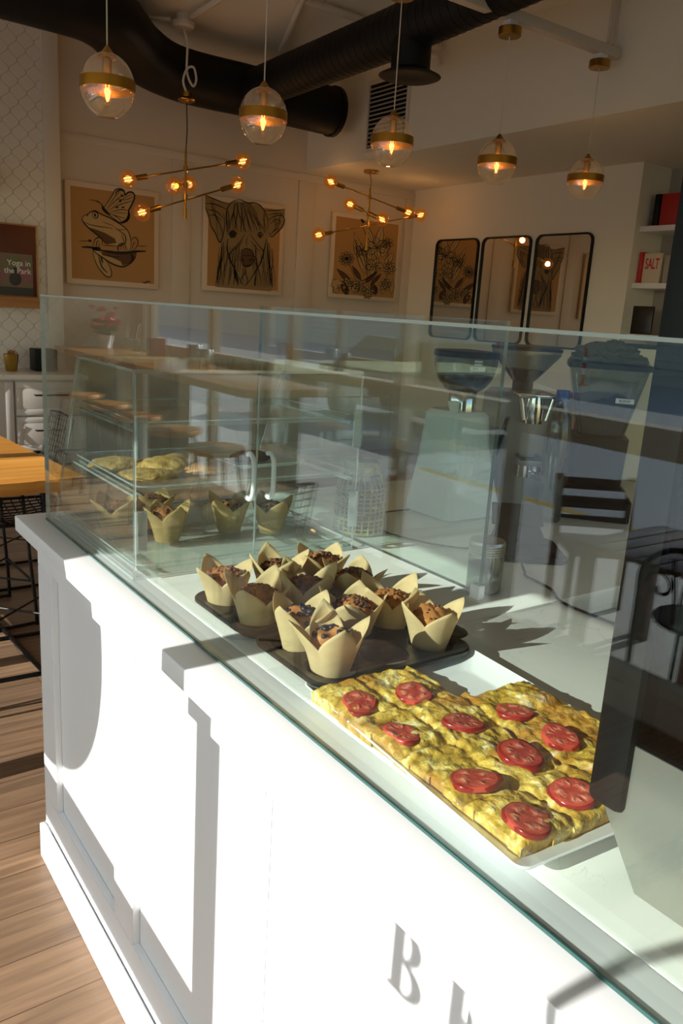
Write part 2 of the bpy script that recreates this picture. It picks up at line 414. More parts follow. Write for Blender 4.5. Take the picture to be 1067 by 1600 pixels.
    def ball(self, c, r, sub=2, sc=(1, 1, 1), jitter=0.0):
        m = Matrix.Translation(c) @ Matrix.Diagonal((sc[0], sc[1], sc[2], 1))
        n0 = len(self.bm.faces)
        g = bmesh.ops.create_icosphere(self.bm, subdivisions=sub, radius=r, matrix=m)
        if jitter:
            for v in g['verts']:
                d = v.co - Vector(c); v.co = Vector(c) + d * (1 + jitter * (noise.noise(v.co * 70) ))
        fs = {f for v in g['verts'] for f in v.link_faces}; self._tag(fs); return self
    def build(self, name, m, parent=None, smooth=40, loc=None, rot=None):
        bm = self.bm
        bmesh.ops.recalc_face_normals(bm, faces=bm.faces)
        me = bpy.data.meshes.new(name); bm.to_mesh(me); bm.free()
        for x in (m if isinstance(m, (list, tuple)) else [m]): me.materials.append(x)
        if smooth:
            me.polygons.foreach_set('use_smooth', [True] * len(me.polygons))
            me.set_sharp_from_angle(angle=math.radians(smooth))
        o = bpy.data.objects.new(name, me); COL.objects.link(o)
        if parent is not None: o.parent = parent
        if loc is not None: o.location = loc
        if rot is not None: o.rotation_euler = rot
        return o

def rrect(w, h, r, z, cx=0.0, cy=0.0, seg=6):
    pts = []
    for sx, sy, a in ((1, 1, 0), (-1, 1, PI / 2), (-1, -1, PI), (1, -1, 1.5 * PI)):
        for k in range(seg + 1):
            t = a + PI / 2 * k / seg
            pts.append((cx + sx * (w / 2 - r) + r * math.cos(t), cy + sy * (h / 2 - r) + r * math.sin(t), z))
    return pts

def tag(o, label, cat, group=None, kind=None):
    o['label'] = label; o['category'] = cat
    if group: o['group'] = group
    if kind: o['kind'] = kind
    return o
def thing(name, label, cat, loc=(0, 0, 0), rz=0.0, group=None):
    o = bpy.data.objects.new(name, None); COL.objects.link(o); o.empty_display_size = 0.05
    o.location = loc; o.rotation_euler = (0, 0, rz)
    return tag(o, label, cat, group)
def struct(name, mb, m, smooth=40):
    o = mb.build(name, m, None, smooth); o['kind'] = 'structure'; return o
def dup(root, loc, rz, label, group=None):
    r = root.copy(); COL.objects.link(r); r.location = loc; r.rotation_euler = (0, 0, rz); r['label'] = label
    if group: r['group'] = group
    for ch in root.children:
        c = ch.copy(); COL.objects.link(c); c.parent = r
        for g in ch.children:
            d = g.copy(); COL.objects.link(d); d.parent = c
    return r
def text_mesh(name, body, size, m, parent, loc, rot, extrude=0.0008, align='CENTER', bold=False):
    cu = bpy.data.curves.new(name, 'FONT'); cu.body = body; cu.size = size; cu.extrude = extrude
    cu.align_x = align; cu.align_y = 'CENTER'
    if bold: cu.offset = size * 0.02
    t = bpy.data.objects.new(name, cu); COL.objects.link(t)
    dg = bpy.context.evaluated_depsgraph_get()
    me = bpy.data.meshes.new_from_object(t.evaluated_get(dg)); bpy.data.objects.remove(t)
    me.materials.clear(); me.materials.append(m)
    o = bpy.data.objects.new(name, me); COL.objects.link(o)
    if parent is not None: o.parent = parent
    o.location = loc; o.rotation_euler = rot
    return o
def catmull(pts, n=5):
    P = [Vector(p) for p in pts]; out = []
    for i in range(len(P) - 1):
        p0, p1, p2, p3 = P[max(i - 1, 0)], P[i], P[i + 1], P[min(i + 2, len(P) - 1)]
        for k in range(n):
            t = k / n
            out.append(0.5 * ((2 * p1) + (p2 - p0) * t + (2 * p0 - 5 * p1 + 4 * p2 - p3) * t * t + (3 * p1 - p0 - 3 * p2 + p3) * t ** 3))
    out.append(P[-1]); return out

# ================================================================== THE SETTING
CEIL = 3.66
struct('floor', MB().box(WX - 0.05, 7.3, -2.6, 7.5, -0.1, 0.0), M['floor'])
struct('ceiling', MB().box(WX - 0.1, 4.66, -2.6, 7.5, CEIL, CEIL + 0.1), M['ceiling'])
struct('ceiling_soffit', MB().box(4.66, 7.3, -2.6, 7.35, 2.9, CEIL + 0.1), M['wall_light'])
# back wall with painted boards
b = MB(); b.box(2.03, 6.6, 7.35, 7.5, 0, CEIL)
struct('wall_back', b, M['wall'])
for i, (x0, x1, z0, z1) in enumerate([(2.16, 6.1, 2.80, 2.87), (2.16, 6.1, 0.0, 0.14), (3.22, 3.40, 0.14, 2.80), (4.58, 4.78, 0.14, 2.80), (5.98, 6.1, 0.14, 2.80)]):
    struct('trim_%d' % (i + 2), MB().box(x0, x1, 7.335, 7.35, z0, z1, 0.003), M['wall'])
struct('wall_tiled', MB().box(WX, 2.03, 7.2, 7.5, 0, CEIL), M['tile'])
struct('trim_1', MB().box(2.03, 2.16, 7.17, 7.35, 0, CEIL, 0.004), M['trim'])
struct('wall_right', MB().box(6.1, 6.6, 4.43, 7.35, 0, 2.9), M['wall_light'])
struct('wall_recess', MB().box(6.5, 6.6, -2.6, 4.43, 0, 2.9), M['dark_wall'])
b = MB(); b.box(WX, .9, -2.6, -2.5, 0, CEIL); b.box(5.5, 7.2, -2.6, -2.5, 0, CEIL); b.box(.9, 5.5, -2.6, -2.5, 0, .3); b.box(.9, 5.5, -2.6, -2.5, 2.75, CEIL)
struct('wall_front', b, M['wall_light'])
added_win = bpy.data.objects.new('window_9', None); COL.objects.link(added_win); added_win['kind'] = 'structure'  # unseen window, added to bring more neutral sky light to the bulkhead
b = MB(); [b.box(.9 + k * 1.15 - .03, .9 + k * 1.15 + .03, -2.58, -2.52, .3, 2.75) for k in range(5)]; b.build('window_frame', M['trim'], added_win)
MB().box(.9, 5.5, -2.554, -2.546, .3, 2.75).build('window_pane', M['window_glass'], added_win)
# shop window wall
b = MB(); b.box(WX - 0.12, WX, -2.6, 7.5, 2.72, CEIL + .1); b.box(WX - 0.12, WX, -2.6, 7.5, -0.1, 0.12); b.box(WX - 0.12, WX, 7.0, 7.5, .12, 2.72); b.box(WX - .12, WX, -2.6, -2.35, .12, 2.72)
struct('wall_window', b, M['trim'])
MULL = [-2.3, -1.2, -0.1, 1.1, 2.55, 3.4, 4.55, 5.7, 6.9]
for i, y in enumerate(MULL[:-1]):
    y1 = MULL[i + 1]
    r = bpy.data.objects.new('window_%d' % (i + 1), None); COL.objects.link(r); r['kind'] = 'structure'
    f = MB()
    f.box(WX - 0.08, WX - 0.02, y - .045, y + .045, .12, 2.72)
    f.box(WX - 0.09, WX + 0.02, y + .045, y1 - .045, 1.07, 1.19); f.box(WX - 0.08, WX - .02, y + .045, y1 - .045, .12, .18); f.box(WX - 0.08, WX - .02, y + .045, y1 - .045, 2.66, 2.72)
    if i == len(MULL) - 2: f.box(WX - 0.08, WX - 0.02, y1 - .045, y1 + .045, .12, 2.72)
    f.build('window_frame', M['trim'], r)
    MB().box(WX - .054, WX - .046, y + .045, y1 - .045, .18, 1.07).build('window_pane', M['window_glass'], r)
    MB().box(WX - .054, WX - .046, y + .045, y1 - .045, 1.19, 2.66).build('window_pane', M['window_glass'], r)
# ceiling strut that carries the pendants
b = MB(); b.box(0.3, 4.66, 3.67, 3.73, 3.22, 3.28, .003); b.box(1.6, 1.63, 3.685, 3.715, 3.28, CEIL); b.box(4.55, 4.57, 3.69, 3.71, 3.28, CEIL)
struct('ceiling_beam', b, M['trim'])
# outside
struct('ground_sidewalk', MB().box(-4.75, WX - .05, -12, 130, -0.25, -0.1), M['concrete'])
struct('road', MB().box(-24, -4.9, -20, 130, -0.45, -0.25), M['asphalt'])
struct('kerb', MB().box(-4.9, -4.75, 3.0, 6.7, -0.25, -0.1), M['yellow'])
b = MB(); b.box(-4.9, -4.75, -12, 3.0, -.25, -.1); b.box(-4.9, -4.75, 6.7, 130, -.25, -.1); struct('kerb_stone', b, M['concrete'])
b = MB(); b.box(-24.4, -24, -20, 130, -.3, 3.2)
for k in range(12): b.box(-24, -23.96, -20, 130, 0.05 + k * .26, 0.27 + k * .26, 0.01, 1)
struct('exterior_building', b, M['facade'])
b = MB(); b.slab([(WX - .13, -2.6, 3.30), (WX - .13, 7.5, 3.30), (-3.2, 7.5, 2.96), (-3.2, -2.6, 2.96)], (0, 0, 1), .03, 0)
b.box(-3.23, -3.2, -2.6, 7.5, 2.82, 3.0)
struct('awning', b, M['dark_wall'])

# sky portals in the window openings (they only steer sampling, they give no light)
pd = bpy.data.lights.new('window_portal', 'AREA'); pd.shape = 'RECTANGLE'; pd.size = 9.4; pd.size_y = 2.6; pd.cycles.is_portal = True
po = bpy.data.objects.new('window_portal', pd); COL.objects.link(po); po.location = (WX - .15, 2.3, 1.42)
po.rotation_euler = Vector((1, 0, 0)).to_track_quat('-Z', 'Z').to_euler()

pd2 = bpy.data.lights.new('front_portal', 'AREA'); pd2.shape = 'RECTANGLE'; pd2.size = 4.6; pd2.size_y = 2.45; pd2.cycles.is_portal = True
po2 = bpy.data.objects.new('front_portal', pd2); COL.objects.link(po2); po2.location = (3.2, -2.65, 1.52)
po2.rotation_euler = Vector((0, 1, 0)).to_track_quat('-Z', 'Z').to_euler()

# ================================================================== COUNTER
ct = thing('service_counter', 'long white panelled service counter carrying the glass food guard', 'counter')
b = MB(); b.box(0.555, 1.27, -1.5, 2.05, 0.0, 0.955)
b.build('cabinet_body', M['white_paint'], ct)
b = MB()
for y0, y1 in [(1.94, 2.055), (1.40, 1.51), (0.885, 0.985), (0.36, 0.46), (-.16, -.06), (-.70, -.6), (-1.3, -1.2)]:
    b.box(0.538, 0.555, y0, y1, 0.2, 0.87, 0.0015, 1)
b.box(0.538, 0.555, -1.5, 2.055, 0.87, 0.955, 0.0015, 1); b.box(0.538, 0.555, -1.5, 2.055, 0.11, 0.2, 0.0015, 1)
b.build('panel_trim', M['white_paint'], ct)
b = MB(); b.box(0.522, 0.538, -1.5, 2.062, 0.0, 0.105, 0.003); b.box(.538, 1.27, 2.05, 2.066, 0, .105, .003)
b.build('baseboard', M['white_paint'], ct)
b = MB(); b.box(0.525, 0.545, -1.5, 2.06, 0.935, 0.962, 0.004)
b.build('moulding', M['white_paint'], ct)
b = MB(); b.box(0.490, 0.60, -1.5, 2.075, 0.960, 0.9995, 0.003)
b.build('ledge', M['white_paint'], ct)
wt = MB(); wt.box(0.60, 1.295, -1.5, 1.0, 0.962, 1.0, 0.002); wt.box(0.60, 3.4, 1.0, 2.075, 0.962, 1.0, 0.002)
tag(wt.build('worktop', M['quartz']), 'white veined quartz worktop along the service counter', 'worktop')
bc = thing('back_cabinet', 'grey cabinet under the far arm of the quartz worktop', 'cabinet')
b = MB(); b.box(1.30, 3.35, 1.05, 2.05, 0, .961); b.build('body', M['cabinet'], bc)
b = MB(); [b.box(1.34 + i * .5, 1.80 + i * .5, 1.03, 1.05, .12, .92, .003) for i in range(4)]; b.build('door', M['cabinet'], bc)

# glass food guard
fg = thing('food_guard', 'tall clear glass food guard standing on the counter', 'food guard', (0, 0, 0))
b = MB(); b.pane(0.549, 0.559, -1.4, 2.005, 1.0, 1.5425); b.build('front_pane', [M['glass'], M['glass_edge_pale']], fg)
b = MB(); b.loft([[(x, y, z) for x, z in ((.549, 1.5425), (.5512, 1.546), (.5568, 1.546), (.559, 1.5425))] for y in (-1.4, 2.005)]); b.build('polished_edge', M['glass_edge_pale'], fg, None)
b = MB(); b.pane(1.142, 1.152, 1.08, 2.005, 1.012, 1.552); b.build('rear_pane', [M['glass'], M['glass_edge']], fg)
b = MB(); b.box(1.138, 1.156, 1.074, 1.10, 1.0005, 1.03, .002); b.build('clip', M['ceramic'], fg)
b = MB(); b.box(0.547, 0.549, -1.4, 2.004, 1.0002, 1.004); b.build('seal', M['glass_edge'], fg)

# ================================================================== ACRYLIC PASTRY CASE
pc = thing('pastry_case', 'clear acrylic pastry case with two rear doors on the counter', 'display case', (0.57, 1.475, 1.0))
AC = [M['acrylic'], M['acrylic_edge']]
W, HC, DT, DB = 0.545, 0.415, 0.335, 0.525      # width, height, depth at top / bottom
b = MB(); b.pane(0, W, 0, DB, 0.001, 0.007); b.build('base', [M['acrylic_base'], M['acrylic_edge']], pc)
for x in (0.0, W - .006):
    b = MB(); b.slab([(x, 0, .007), (x, DB, .007), (x, DT, HC), (x, 0, HC)], (1, 0, 0), .006); b.build('side_panel', AC, pc)
b = MB(); b.pane(0, W, 0, DT, HC, HC + .006); b.build('top_panel', AC, pc)
b = MB(); b.slab([(.006, DB, .007), (W - .006, DB, .007), (W - .006, DT, HC), (.006, DT, HC)], (0, -1, 0), .006); b.build('sloping_panel', AC, pc)
for x0, x1, hx in ((.004, W / 2 - .001, W / 2 - .024), (W / 2 + .001, W - .004, W / 2 + .024)):
    b = MB(); b.pane(x0, x1, -.007, -.001, .022, HC - .003); d = b.build('door', AC, pc)
    z0, z1 = .155, .247
    pts = catmull([(hx, -.008, z0), (hx, -.022, z0 - .002), (hx, -.034, z0 + .012), (hx, -.036, (z0 + z1) / 2), (hx, -.034, z1 - .012), (hx, -.022, z1 + .002), (hx, -.008, z1)], 5)
    MB().tube(pts, .0055, 10).build('handle', M['ceramic'], d)
    ex = x0 if hx < W / 2 else x1
    for z in (.06, .25):
        s = 1 if hx < W / 2 else -1
        h = MB(); h.box(min(ex, ex + s * .022), max(ex, ex + s * .022), -.011, -.007, z, z + .085, .001, 1); h.tube([(ex, -.009, z), (ex, -.009, z + .085)], .004, 8)
        h.build('hinge', M['acrylic_edge'], d)
def case_tray(z, d0):
    b = MB()
    w2, dd = W - .03, d0
    b.loft([rrect(w2 - .03, dd - .03, .02, z, W / 2, dd / 2 + .01), rrect(w2, dd, .025, z + .014, W / 2, dd / 2 + .01), rrect(w2 + .008, dd + .008, .028, z + .015, W / 2, dd / 2 + .01)], True, False)
    o = b.build('shelf_tray', M['acrylic_base'], pc)
    r = MB(); r.tube(rrect(w2 + .006, dd + .006, .028, z + .0145, W / 2, dd / 2 + .01), .0022, 6, closed=True); r.build('tray_rim', M['acrylic_edge'], o)
    for xa in (.006, W - .022):
        s = MB(); s.pane(xa, xa + .016, .01, dd + .01, z - .006, z - .001); s.build('rail', AC, o)
case_tray(.305, .34); case_tray(.175, .385); case_tray(.012, .46)

# ================================================================== MUFFINS
def wrapper_bm(seed, tall=1.0, rot=0.0):
    rnd = random.Random(seed); b = MB(); N, K = 64, 10; rings = []
    tips = [rnd.uniform(.9, 1.12) for _ in range(4)]; lean = [rnd.uniform(-.004, .007) for _ in range(4)]
    for k in range(K + 1):
        ring = []
        for i in range(N):
            a = 2 * PI * i / N; q = (a / (PI / 2) + .5) % 4; c = int(q); tri = 1 - abs(q - c - .5) * 2     # 1 at a tip, 0 between
            h = (.055 + (.038 * tips[c] * tall) * (tri ** .85))
            s = k / K; z = h * s
            r = .027 + .0175 * (z / .06) ** 1.1 + (.004 + lean[c]) * tri * max(0, z - .045) / .04
            r *= 1 + .05 * (1 - tri) * s * math.cos(a * 8 + seed) * .35
            # the sheet folds inward between the tips
            r *= 1 - .07 * (1 - tri) ** 2 * s
            ring.append((r * math.cos(a + rot), r * math.sin(a + rot), z + .001))
        rings.append(ring)
    b.loft(rings, True, False); return b
def muffin_bm(seed, r=.040, h=.03, z=.047, sharp=0.25):
    b = MB(); g = bmesh.ops.create_icosphere(b.bm, subdivisions=4, radius=1.0)
    off = Vector((seed * 3.1, seed * 1.7, seed))
    for v in b.bm.verts:
        d = v.co.copy(); n = noise.fractal(d * 2.2 + off, .9, 2.2, 4) * .13 * (1 + sharp)
        up = max(d.z, -0.2)
        kk = 1 - .22 * (1 - max(d.z, 0))
        v.co = Vector((d.x * r * kk * (1 + n * .5), d.y * r * kk * (1 + n * .5), z + up * h * (1 + n * 1.5)))
    return b
def crumbs_bm(seed, n, r, h, z, rmin, rmax, spread=.9):
    rnd = random.Random(seed); b = MB()
    for _ in range(n):
        a = rnd.uniform(0, 2 * PI); d = r * spread * math.sqrt(rnd.random())
        zz = z + h * math.sqrt(max(0, 1 - (d / r) ** 2)) + .001
        b.ball((d * math.cos(a), d * math.sin(a), zz), rnd.uniform(rmin, rmax), 1, (rnd.uniform(.7, 1.3), rnd.uniform(.7, 1.3), rnd.uniform(.6, 1)), .25)
    return b
def muffin(seed, x, y, z, rz, kind, label, group, tall=1.0, dark=False):
    t = thing('muffin', label, 'muffin', (x, y, z), rz, group)
    o = wrapper_bm(seed, tall).build('paper_wrapper', M['paper_dark' if dark else 'paper'], t, 60)
    sol = o.modifiers.new('paper thickness', 'SOLIDIFY'); sol.thickness = .0005; sol.offset = 0
    muffin_bm(seed).build('cake', M['muffin_gold' if kind in ('gold', 'berry') else 'muffin'], t, 60)
    if kind == 'streusel': c = crumbs_bm(seed, 70, 0.039, .03, .047, .0025, .0055).build('crumb_topping', M['streusel'], t, 60)
    elif kind == 'choc': c = crumbs_bm(seed, 80, 0.039, .03, .047, .0022, .005).build('crumb_topping', M['choc'], t, 60)
    elif kind == 'berry': c = crumbs_bm(seed, 26, 0.034, .031, .047, .0045, .0065).build('berry_topping', M['berry'], t, 60)
    else: c = crumbs_bm(seed, 26, 0.039, .03, .047, .002, .004, .95).build('crumb_topping', M['streusel'], t, 60)
    c['kind'] = 'stuff'
    return t
TZ = 1.012
G1 = 'tulip-wrapped muffins in the two dark tins'
mlist = [
 (.648, 1.230, 'streusel', 'streusel muffin in tan paper at the far front corner of the far tin', 10),
 (.655, 1.122, 'streusel', 'craggy streusel muffin at the near front corner of the far tin', 35),
 (.757, 1.230, 'choc', 'dark crumb muffin in the middle of the far tin\'s back row', -8),
 (.862, 1.236, 'choc', 'dark crumb muffin at the back corner of the far tin beside the acrylic case', 22),
 (.756, 1.127, 'streusel', 'muffin with tall paper peak in the middle of the far tin\'s near row', 4),
 (.860, 1.126, 'choc', 'dark crumb muffin at the far tin\'s corner nearest the wooden-handled end', 40),
 (.668, 1.004, 'berry', 'blueberry muffin behind the front one in the near tin', 18),
 (.661, .909, 'berry', 'blueberry muffin with wide paper petals at the front corner of the near tin', -20),
 (.770, 1.004, 'choc', 'dark crumb muffin in the middle of the near tin behind the empty cup', 45),
 (.850, 1.006, 'gold', 'golden smooth-topped muffin low in its paper in the near tin', 12),
 (.862, .912, 'gold', 'golden muffin alone at the near tin\'s right end beyond the empty cup', -12)]
mlist[5] = (.860, 1.126, 'choc', 'dark crumb muffin at the far tin\'s rear corner facing the near tin', 40)
for i, (x, y, kd, lb, rz) in enumerate(mlist):
    muffin(i + 1, x, y, TZ, math.radians(rz), kd, lb, G1, 1.0 + .12 * ((i * 37) % 5 - 2) / 2)
G2 = 'muffins on the bottom tray of the pastry case'
for i, (x, y, kd, lb, rz) in enumerate([
 (.642, 1.772, 'streusel', 'streusel muffin at the left end of the acrylic case\'s bottom tray', 15),
 (.748, 1.80, 'choc', 'dark-topped muffin behind the case\'s left corner edge', 40),
 (.728, 1.672, 'streusel', 'browned muffin right of the case\'s corner edge on the bottom tray', 5),
 (.897, 1.690, 'choc', 'muffin below the left door handle of the acrylic case', 30),
 (.985, 1.640, 'choc', 'muffin with folded paper below the right door handle of the case', -4)]):
    muffin(20 + i, x, y, 1.0135, math.radians(rz), kd, lb, G2, .9, True)

# ------------------------------------------------------------------ muffin tins
def tin(cx, cy, label):
    w, h = .296, .205
    t = thing('muffin_tin', label, 'muffin tin', (cx, cy, 1.0), 0, 'dark six-cup muffin tins')
    b = MB(); bm = b.bm; zt = .031
    outer = [bm.verts.new(p) for p in rrect(w, h, .03, zt)]
    edges = [bm.edges.new((outer[i], outer[(i + 1) % len(outer)])) for i in range(len(outer))]
    cups = []
    for ix in (-1, 0, 1):
        for iy in (-.5, .5):
            c = (ix * .100, iy * .104); n = 28
            ring = [bm.verts.new((c[0] + .041 * math.cos(2 * PI * k / n), c[1] + .041 * math.sin(2 * PI * k / n), zt)) for k in range(n)]
            edges += [bm.edges.new((ring[k], ring[(k + 1) % n])) for k in range(n)]; cups.append((c, ring))
    bmesh.ops.triangle_fill(bm, edges=edges, use_beauty=True)
    for c, ring in cups:
        prev = ring; n = len(ring)
        for r, z in ((.0385, zt - .003), (.033, .008), (.030, .004)):
            cur = [bm.verts.new((c[0] + r * math.cos(2 * PI * k / n), c[1] + r * math.sin(2 * PI * k / n), z)) for k in range(n)]
            for k in range(n): bm.faces.new((prev[k], prev[(k + 1) % n], cur[(k + 1) % n], cur[k]))
            prev = cur
        bm.faces.new(prev)
    # turned-down rolled rim
    rim = [rrect(w, h, .03, zt), rrect(w + .006, h + .006, .033, zt + .001), rrect(w + .012, h + .012, .036, zt - .002), rrect(w + .012, h + .012, .036, zt - .007), rrect(w + .006, h + .006, .033, zt - .008)]
    b.loft(rim, False, False)
    bmesh.ops.remove_doubles(bm, verts=bm.verts, dist=.0001)
    o = b.build('pan', M['tin'], t, 35)
    for s in (1,):
        hb = MB(); x = s * (w / 2 + .018)
        hb.loft([rrect(.05, .11, .022, zt - .006, x, 0), rrect(.056, .116, .026, zt - .003, x, 0), rrect(.05, .11, .022, zt, x, 0)])
        hb.build('handle', M['tin'], t)
    return t
tin(.757, 1.180, 'dark six-cup muffin tin nearer the acrylic pastry case')
tin(.760, .957, 'dark six-cup muffin tin with one empty cup beside the white plate')

# ================================================================== PLATE AND FRITTATA
b = MB(); w, h = .315, .455
b.loft([rrect(w * .72, h * .78, .02, .001), rrect(w * .76, h * .81, .02, .0015), rrect(w, h, .014, .021), rrect(w + .003, h + .003, .015, .0235), rrect(w - .001, h - .001, .014, .0245), rrect(w * .80, h * .85, .02, .008), rrect(w * .76, h * .82, .02, .0065)])
pl = b.build('plate', M['ceramic'], None, 35, (.742, .655, 1.0), (0, 0, math.radians(-4)))
tag(pl, 'white rectangular plate with a raised rim under the egg bake', 'plate')
def frittata():
    t = thing('frittata', 'yellow baked egg slab with tomato slices and one missing corner', 'frittata', (.742, .66, 1.0085))
    b = MB(); bm = b.bm
    # outline in local metres: rectangle with the far right corner cut away
    X0, X1, Y0, Y1 = -.158, .158, -.208, .205
    NX, NY = 110, 142; g = {}
    def inside(x, y):
        e = lambda s: noise.noise(Vector((s * 22, 3.3, 0))) * .006
        if x < X0 + .006 + e(y) or x > X1 - .006 + e(y + 5) or y < Y0 + .006 + e(x + 9) - (x - X0) * .06 or y > Y1 - .004 + e(x + 2): return -1
        if x > .035 + e(y + 12) * 1.3 and y > .078 + e(x + 15) + (x - .035) * .0: return -1
        return 1
    def edged(x, y):
        dx = min(x - X0, X1 - x); dy = min(y - Y0 + (x - X0) * .06, Y1 - y); d = min(dx, dy)
        if y > .078 or x > .035:
            ddx, ddy = .035 - x, .078 - y
            if ddx < 0 and ddy >= 0: d = min(d, ddy)
            elif ddy < 0 and ddx >= 0: d = min(d, ddx)
            elif ddx >= 0 and ddy >= 0: d = min(d, math.hypot(ddx, ddy))
            else: d = 0
        return d
    tops = []
    pos = lambda i, j: (X0 + (X1 - X0) * i / NX, Y0 - .02 + (Y1 - Y0 + .02) * j / NY)
    K = {(i, j) for i in range(NX + 1) for j in range(NY + 1) if inside(*pos(i, j)) > 0}
    W2 = [(a, c) for a in range(-3, 4) for c in range(-3, 4)]
    core = {q for q in K if all((q[0] + a, q[1] + c) in K for a, c in W2)}          # drop thin teeth along the cut
    K = {(q[0] + a, q[1] + c) for q in core for a, c in W2}
    for i in range(NX + 1):
        for j in range(NY + 1):
            x = X0 + (X1 - X0) * i / NX; y = Y0 - .02 + (Y1 - Y0 + .02) * j / NY
            if (i, j) not in K: continue
            p = Vector((x * 30, y * 30, 1.0)); d = max(edged(x, y), 0)
            hgt = 0.027 + .0055 * noise.fractal(p * .6, .8, 2.1, 4) + .0028 * noise.fractal(p * 2.2, .8, 2.1, 3)
            # score lines between the portions
            for gy in (-.115, -.005, .10):
                hgt -= .006 * math.exp(-((y - gy - .006 * math.sin(x * 30)) / .007) ** 2)
            for gx in (-.075, .018):
                hgt -= .005 * math.exp(-((x - gx - .005 * math.sin(y * 26)) / .006) ** 2)
            hgt *= min(1, .35 + math.sqrt(max(d, 0) / .02) * .65)
            g[i, j] = bm.verts.new((x, y, hgt))
    for i in range(NX):
        for j in range(NY):
            k = [(i, j), (i + 1, j), (i + 1, j + 1), (i, j + 1)]
            if all(q in g for q in k): bm.faces.new([g[q] for q in k])
    for _ in range(6):
        thin = [f for f in bm.faces if sum(len(e.link_faces) > 1 for e in f.edges) <= 1]
        if not thin: break
        bmesh.ops.delete(bm, geom=thin, context='FACES')
    for v in [v for v in bm.verts if not v.link_faces]: bm.verts.remove(v)
    be = [e for e in bm.edges if len(e.link_faces) == 1]
    r = bmesh.ops.extrude_edge_only(bm, edges=be)
    for v in r['geom']:
        if isinstance(v, bmesh.types.BMVert): v.co.z = .003; v.co.x *= .985; v.co.y *= .99
    b.build('egg', M['egg'], t, 70)
    rnd = random.Random(5)
    for x, y, sx, sy, dz in [(.705, .767, 1.05, .95, 0), (.624, .785, .9, 1.05, -.002), (.797, .662, 1, 1, 0), (.709, .671, 1, 1.1, 0), (.620, .690, .75, 1.05, -.004),
                         (.790, .578, 1, .9, 0), (.712, .574, 1.1, 1.05, 0), (.627, .565, .95, 1.15, -.001), (.704, .489, 1, 1, 0), (.620, .480, 1.05, 1.0, -.001), (.800, .486, 1, 1, 0)]:
        s = MB()
        s.lathe([(.001, .0042), (.008, .0044), (.016, .0036), (.022, .0042), (.0255, .0038), (.0268, .002), (.0262, -.003)], 36, cap0=True)
        for v in s.bm.verts:
            a = math.atan2(v.co.y, v.co.x); k = 1 + .05 * math.sin(3 * a + x * 90) + .03 * math.sin(5 * a + y * 70)
            v.co.x *= sx * k; v.co.y *= sy * k; v.co.z += .0016 * noise.noise(v.co * 90 + Vector((x * 50, y * 50, 0)))
        o = s.build('tomato_slice', M['tomato'], t, 60)
        lx, ly = x - .742, y - .66
        hz = .0295 + .0055 * noise.fractal(Vector((lx * 30, ly * 30, 1.0)) * .6, .8, 2.1, 4) + dz
        o.location = (lx, ly, hz); o.rotation_euler = (rnd.uniform(-.14, .14), rnd.uniform(-.12, .16), rnd.uniform(0, 6))
    return t
frittata()

# ================================================================== PASTRIES IN THE CASE
G3 = 'scones and cookies on the middle tray of the case'
def blob_bm(sx, sy, sz, seed, amp=.16):
    b = MB(); bmesh.ops.create_icosphere(b.bm, subdivisions=4, radius=1.0)
    for v in b.bm.verts:
        d = v.co.copy(); n = noise.fractal(d * 1.9 + Vector((seed, seed * 2, 0)), .9, 2.1, 4) * amp
        v.co = Vector((d.x * sx * (1 + n), d.y * sy * (1 + n), max(d.z, -.55) * sz * (1 + n) + .55 * sz))
    return b
ZM = 1.1765
for i, (nm, x, y, sx, sy, sz, m, lb, ct_) in enumerate([
 ('scone', .640, 1.755, .062, .050, .014, 'scone', 'herbed green-flecked scone at the left end of the case\'s middle tray', 'scone'),
 ('scone', .655, 1.625, .062, .048, .011, 'scone', 'pale flecked scone nearest the doors at the tray\'s left front', 'scone'),
 ('scone', .735, 1.690, .070, .050, .019, 'scone', 'plump golden scone right of the case corner edge', 'scone'),
 ('cookie', .815, 1.650, .062, .050, .012, 'cookie', 'flat orange-brown cookie in front of the golden scone', 'cookie'),
 ('cookie', .815, 1.755, .062, .045, .016, 'scone', 'rounded cookie behind the flat one near the left handle', 'cookie')]):
    o = blob_bm(sx, sy, sz, i * 4.4 + 1).build(nm, M[m], None, 60, (x, y, ZM)); tag(o, lb, ct_, G3)
b = MB(); b.loft([rrect(.15, .11, .01, 0), rrect(.19, .15, .015, .012), rrect(.194, .154, .016, .0135), rrect(.18, .14, .014, .010), rrect(.15, .11, .01, .004)])
tag(b.build('serving_dish', M['ceramic'], None, 35, (.975, 1.70, ZM)), 'small white dish holding a brown loaf in the acrylic case', 'dish')
o = blob_bm(.055, .03, .016, 9.3, .1).build('loaf_slice', M['brownie'], None, 60, (.960, 1.71, ZM + .005)); tag(o, 'brown loaf slice lying on the small white dish in the case', 'cake')

# ================================================================== COUNTERTOP COOLER (right edge)
ck = thing('countertop_cooler', 'black-framed countertop cooler with steel base at the counter end', 'cooler', (.667, 0, 1.0))
b = MB(); b.loft([[(0, .375, 0.001), (.46, .375, .001), (.46, -.5, .001), (0, -.5, .001)], [(0, .428, .080), (.46, .428, .080), (.46, -.5, .080), (0, -.5, .080)], [(0, .428, .153), (.46, .428, .153), (.46, -.5, .153), (0, -.5, .153)]])
b.build('base', M['steel'], ck, 20)
b = MB()
b.box(-.008, .03, .400, .442, .075, .712, .008); b.box(.43, .46, .41, .442, .153, .712, .006); b.box(-.008, .03, -.5, -.46, .153, .712, .006); b.box(.43, .46, -.5, -.46, .153, .712, .006)
b.box(-.008, .46, -.5, .442, .69, .717, .008); b.build('frame', M['black'], ck)
b = MB(); b.box(.002, .010, -.46, .400, .153, .69); b.build('side_glass', M['cooler_glass'], ck)
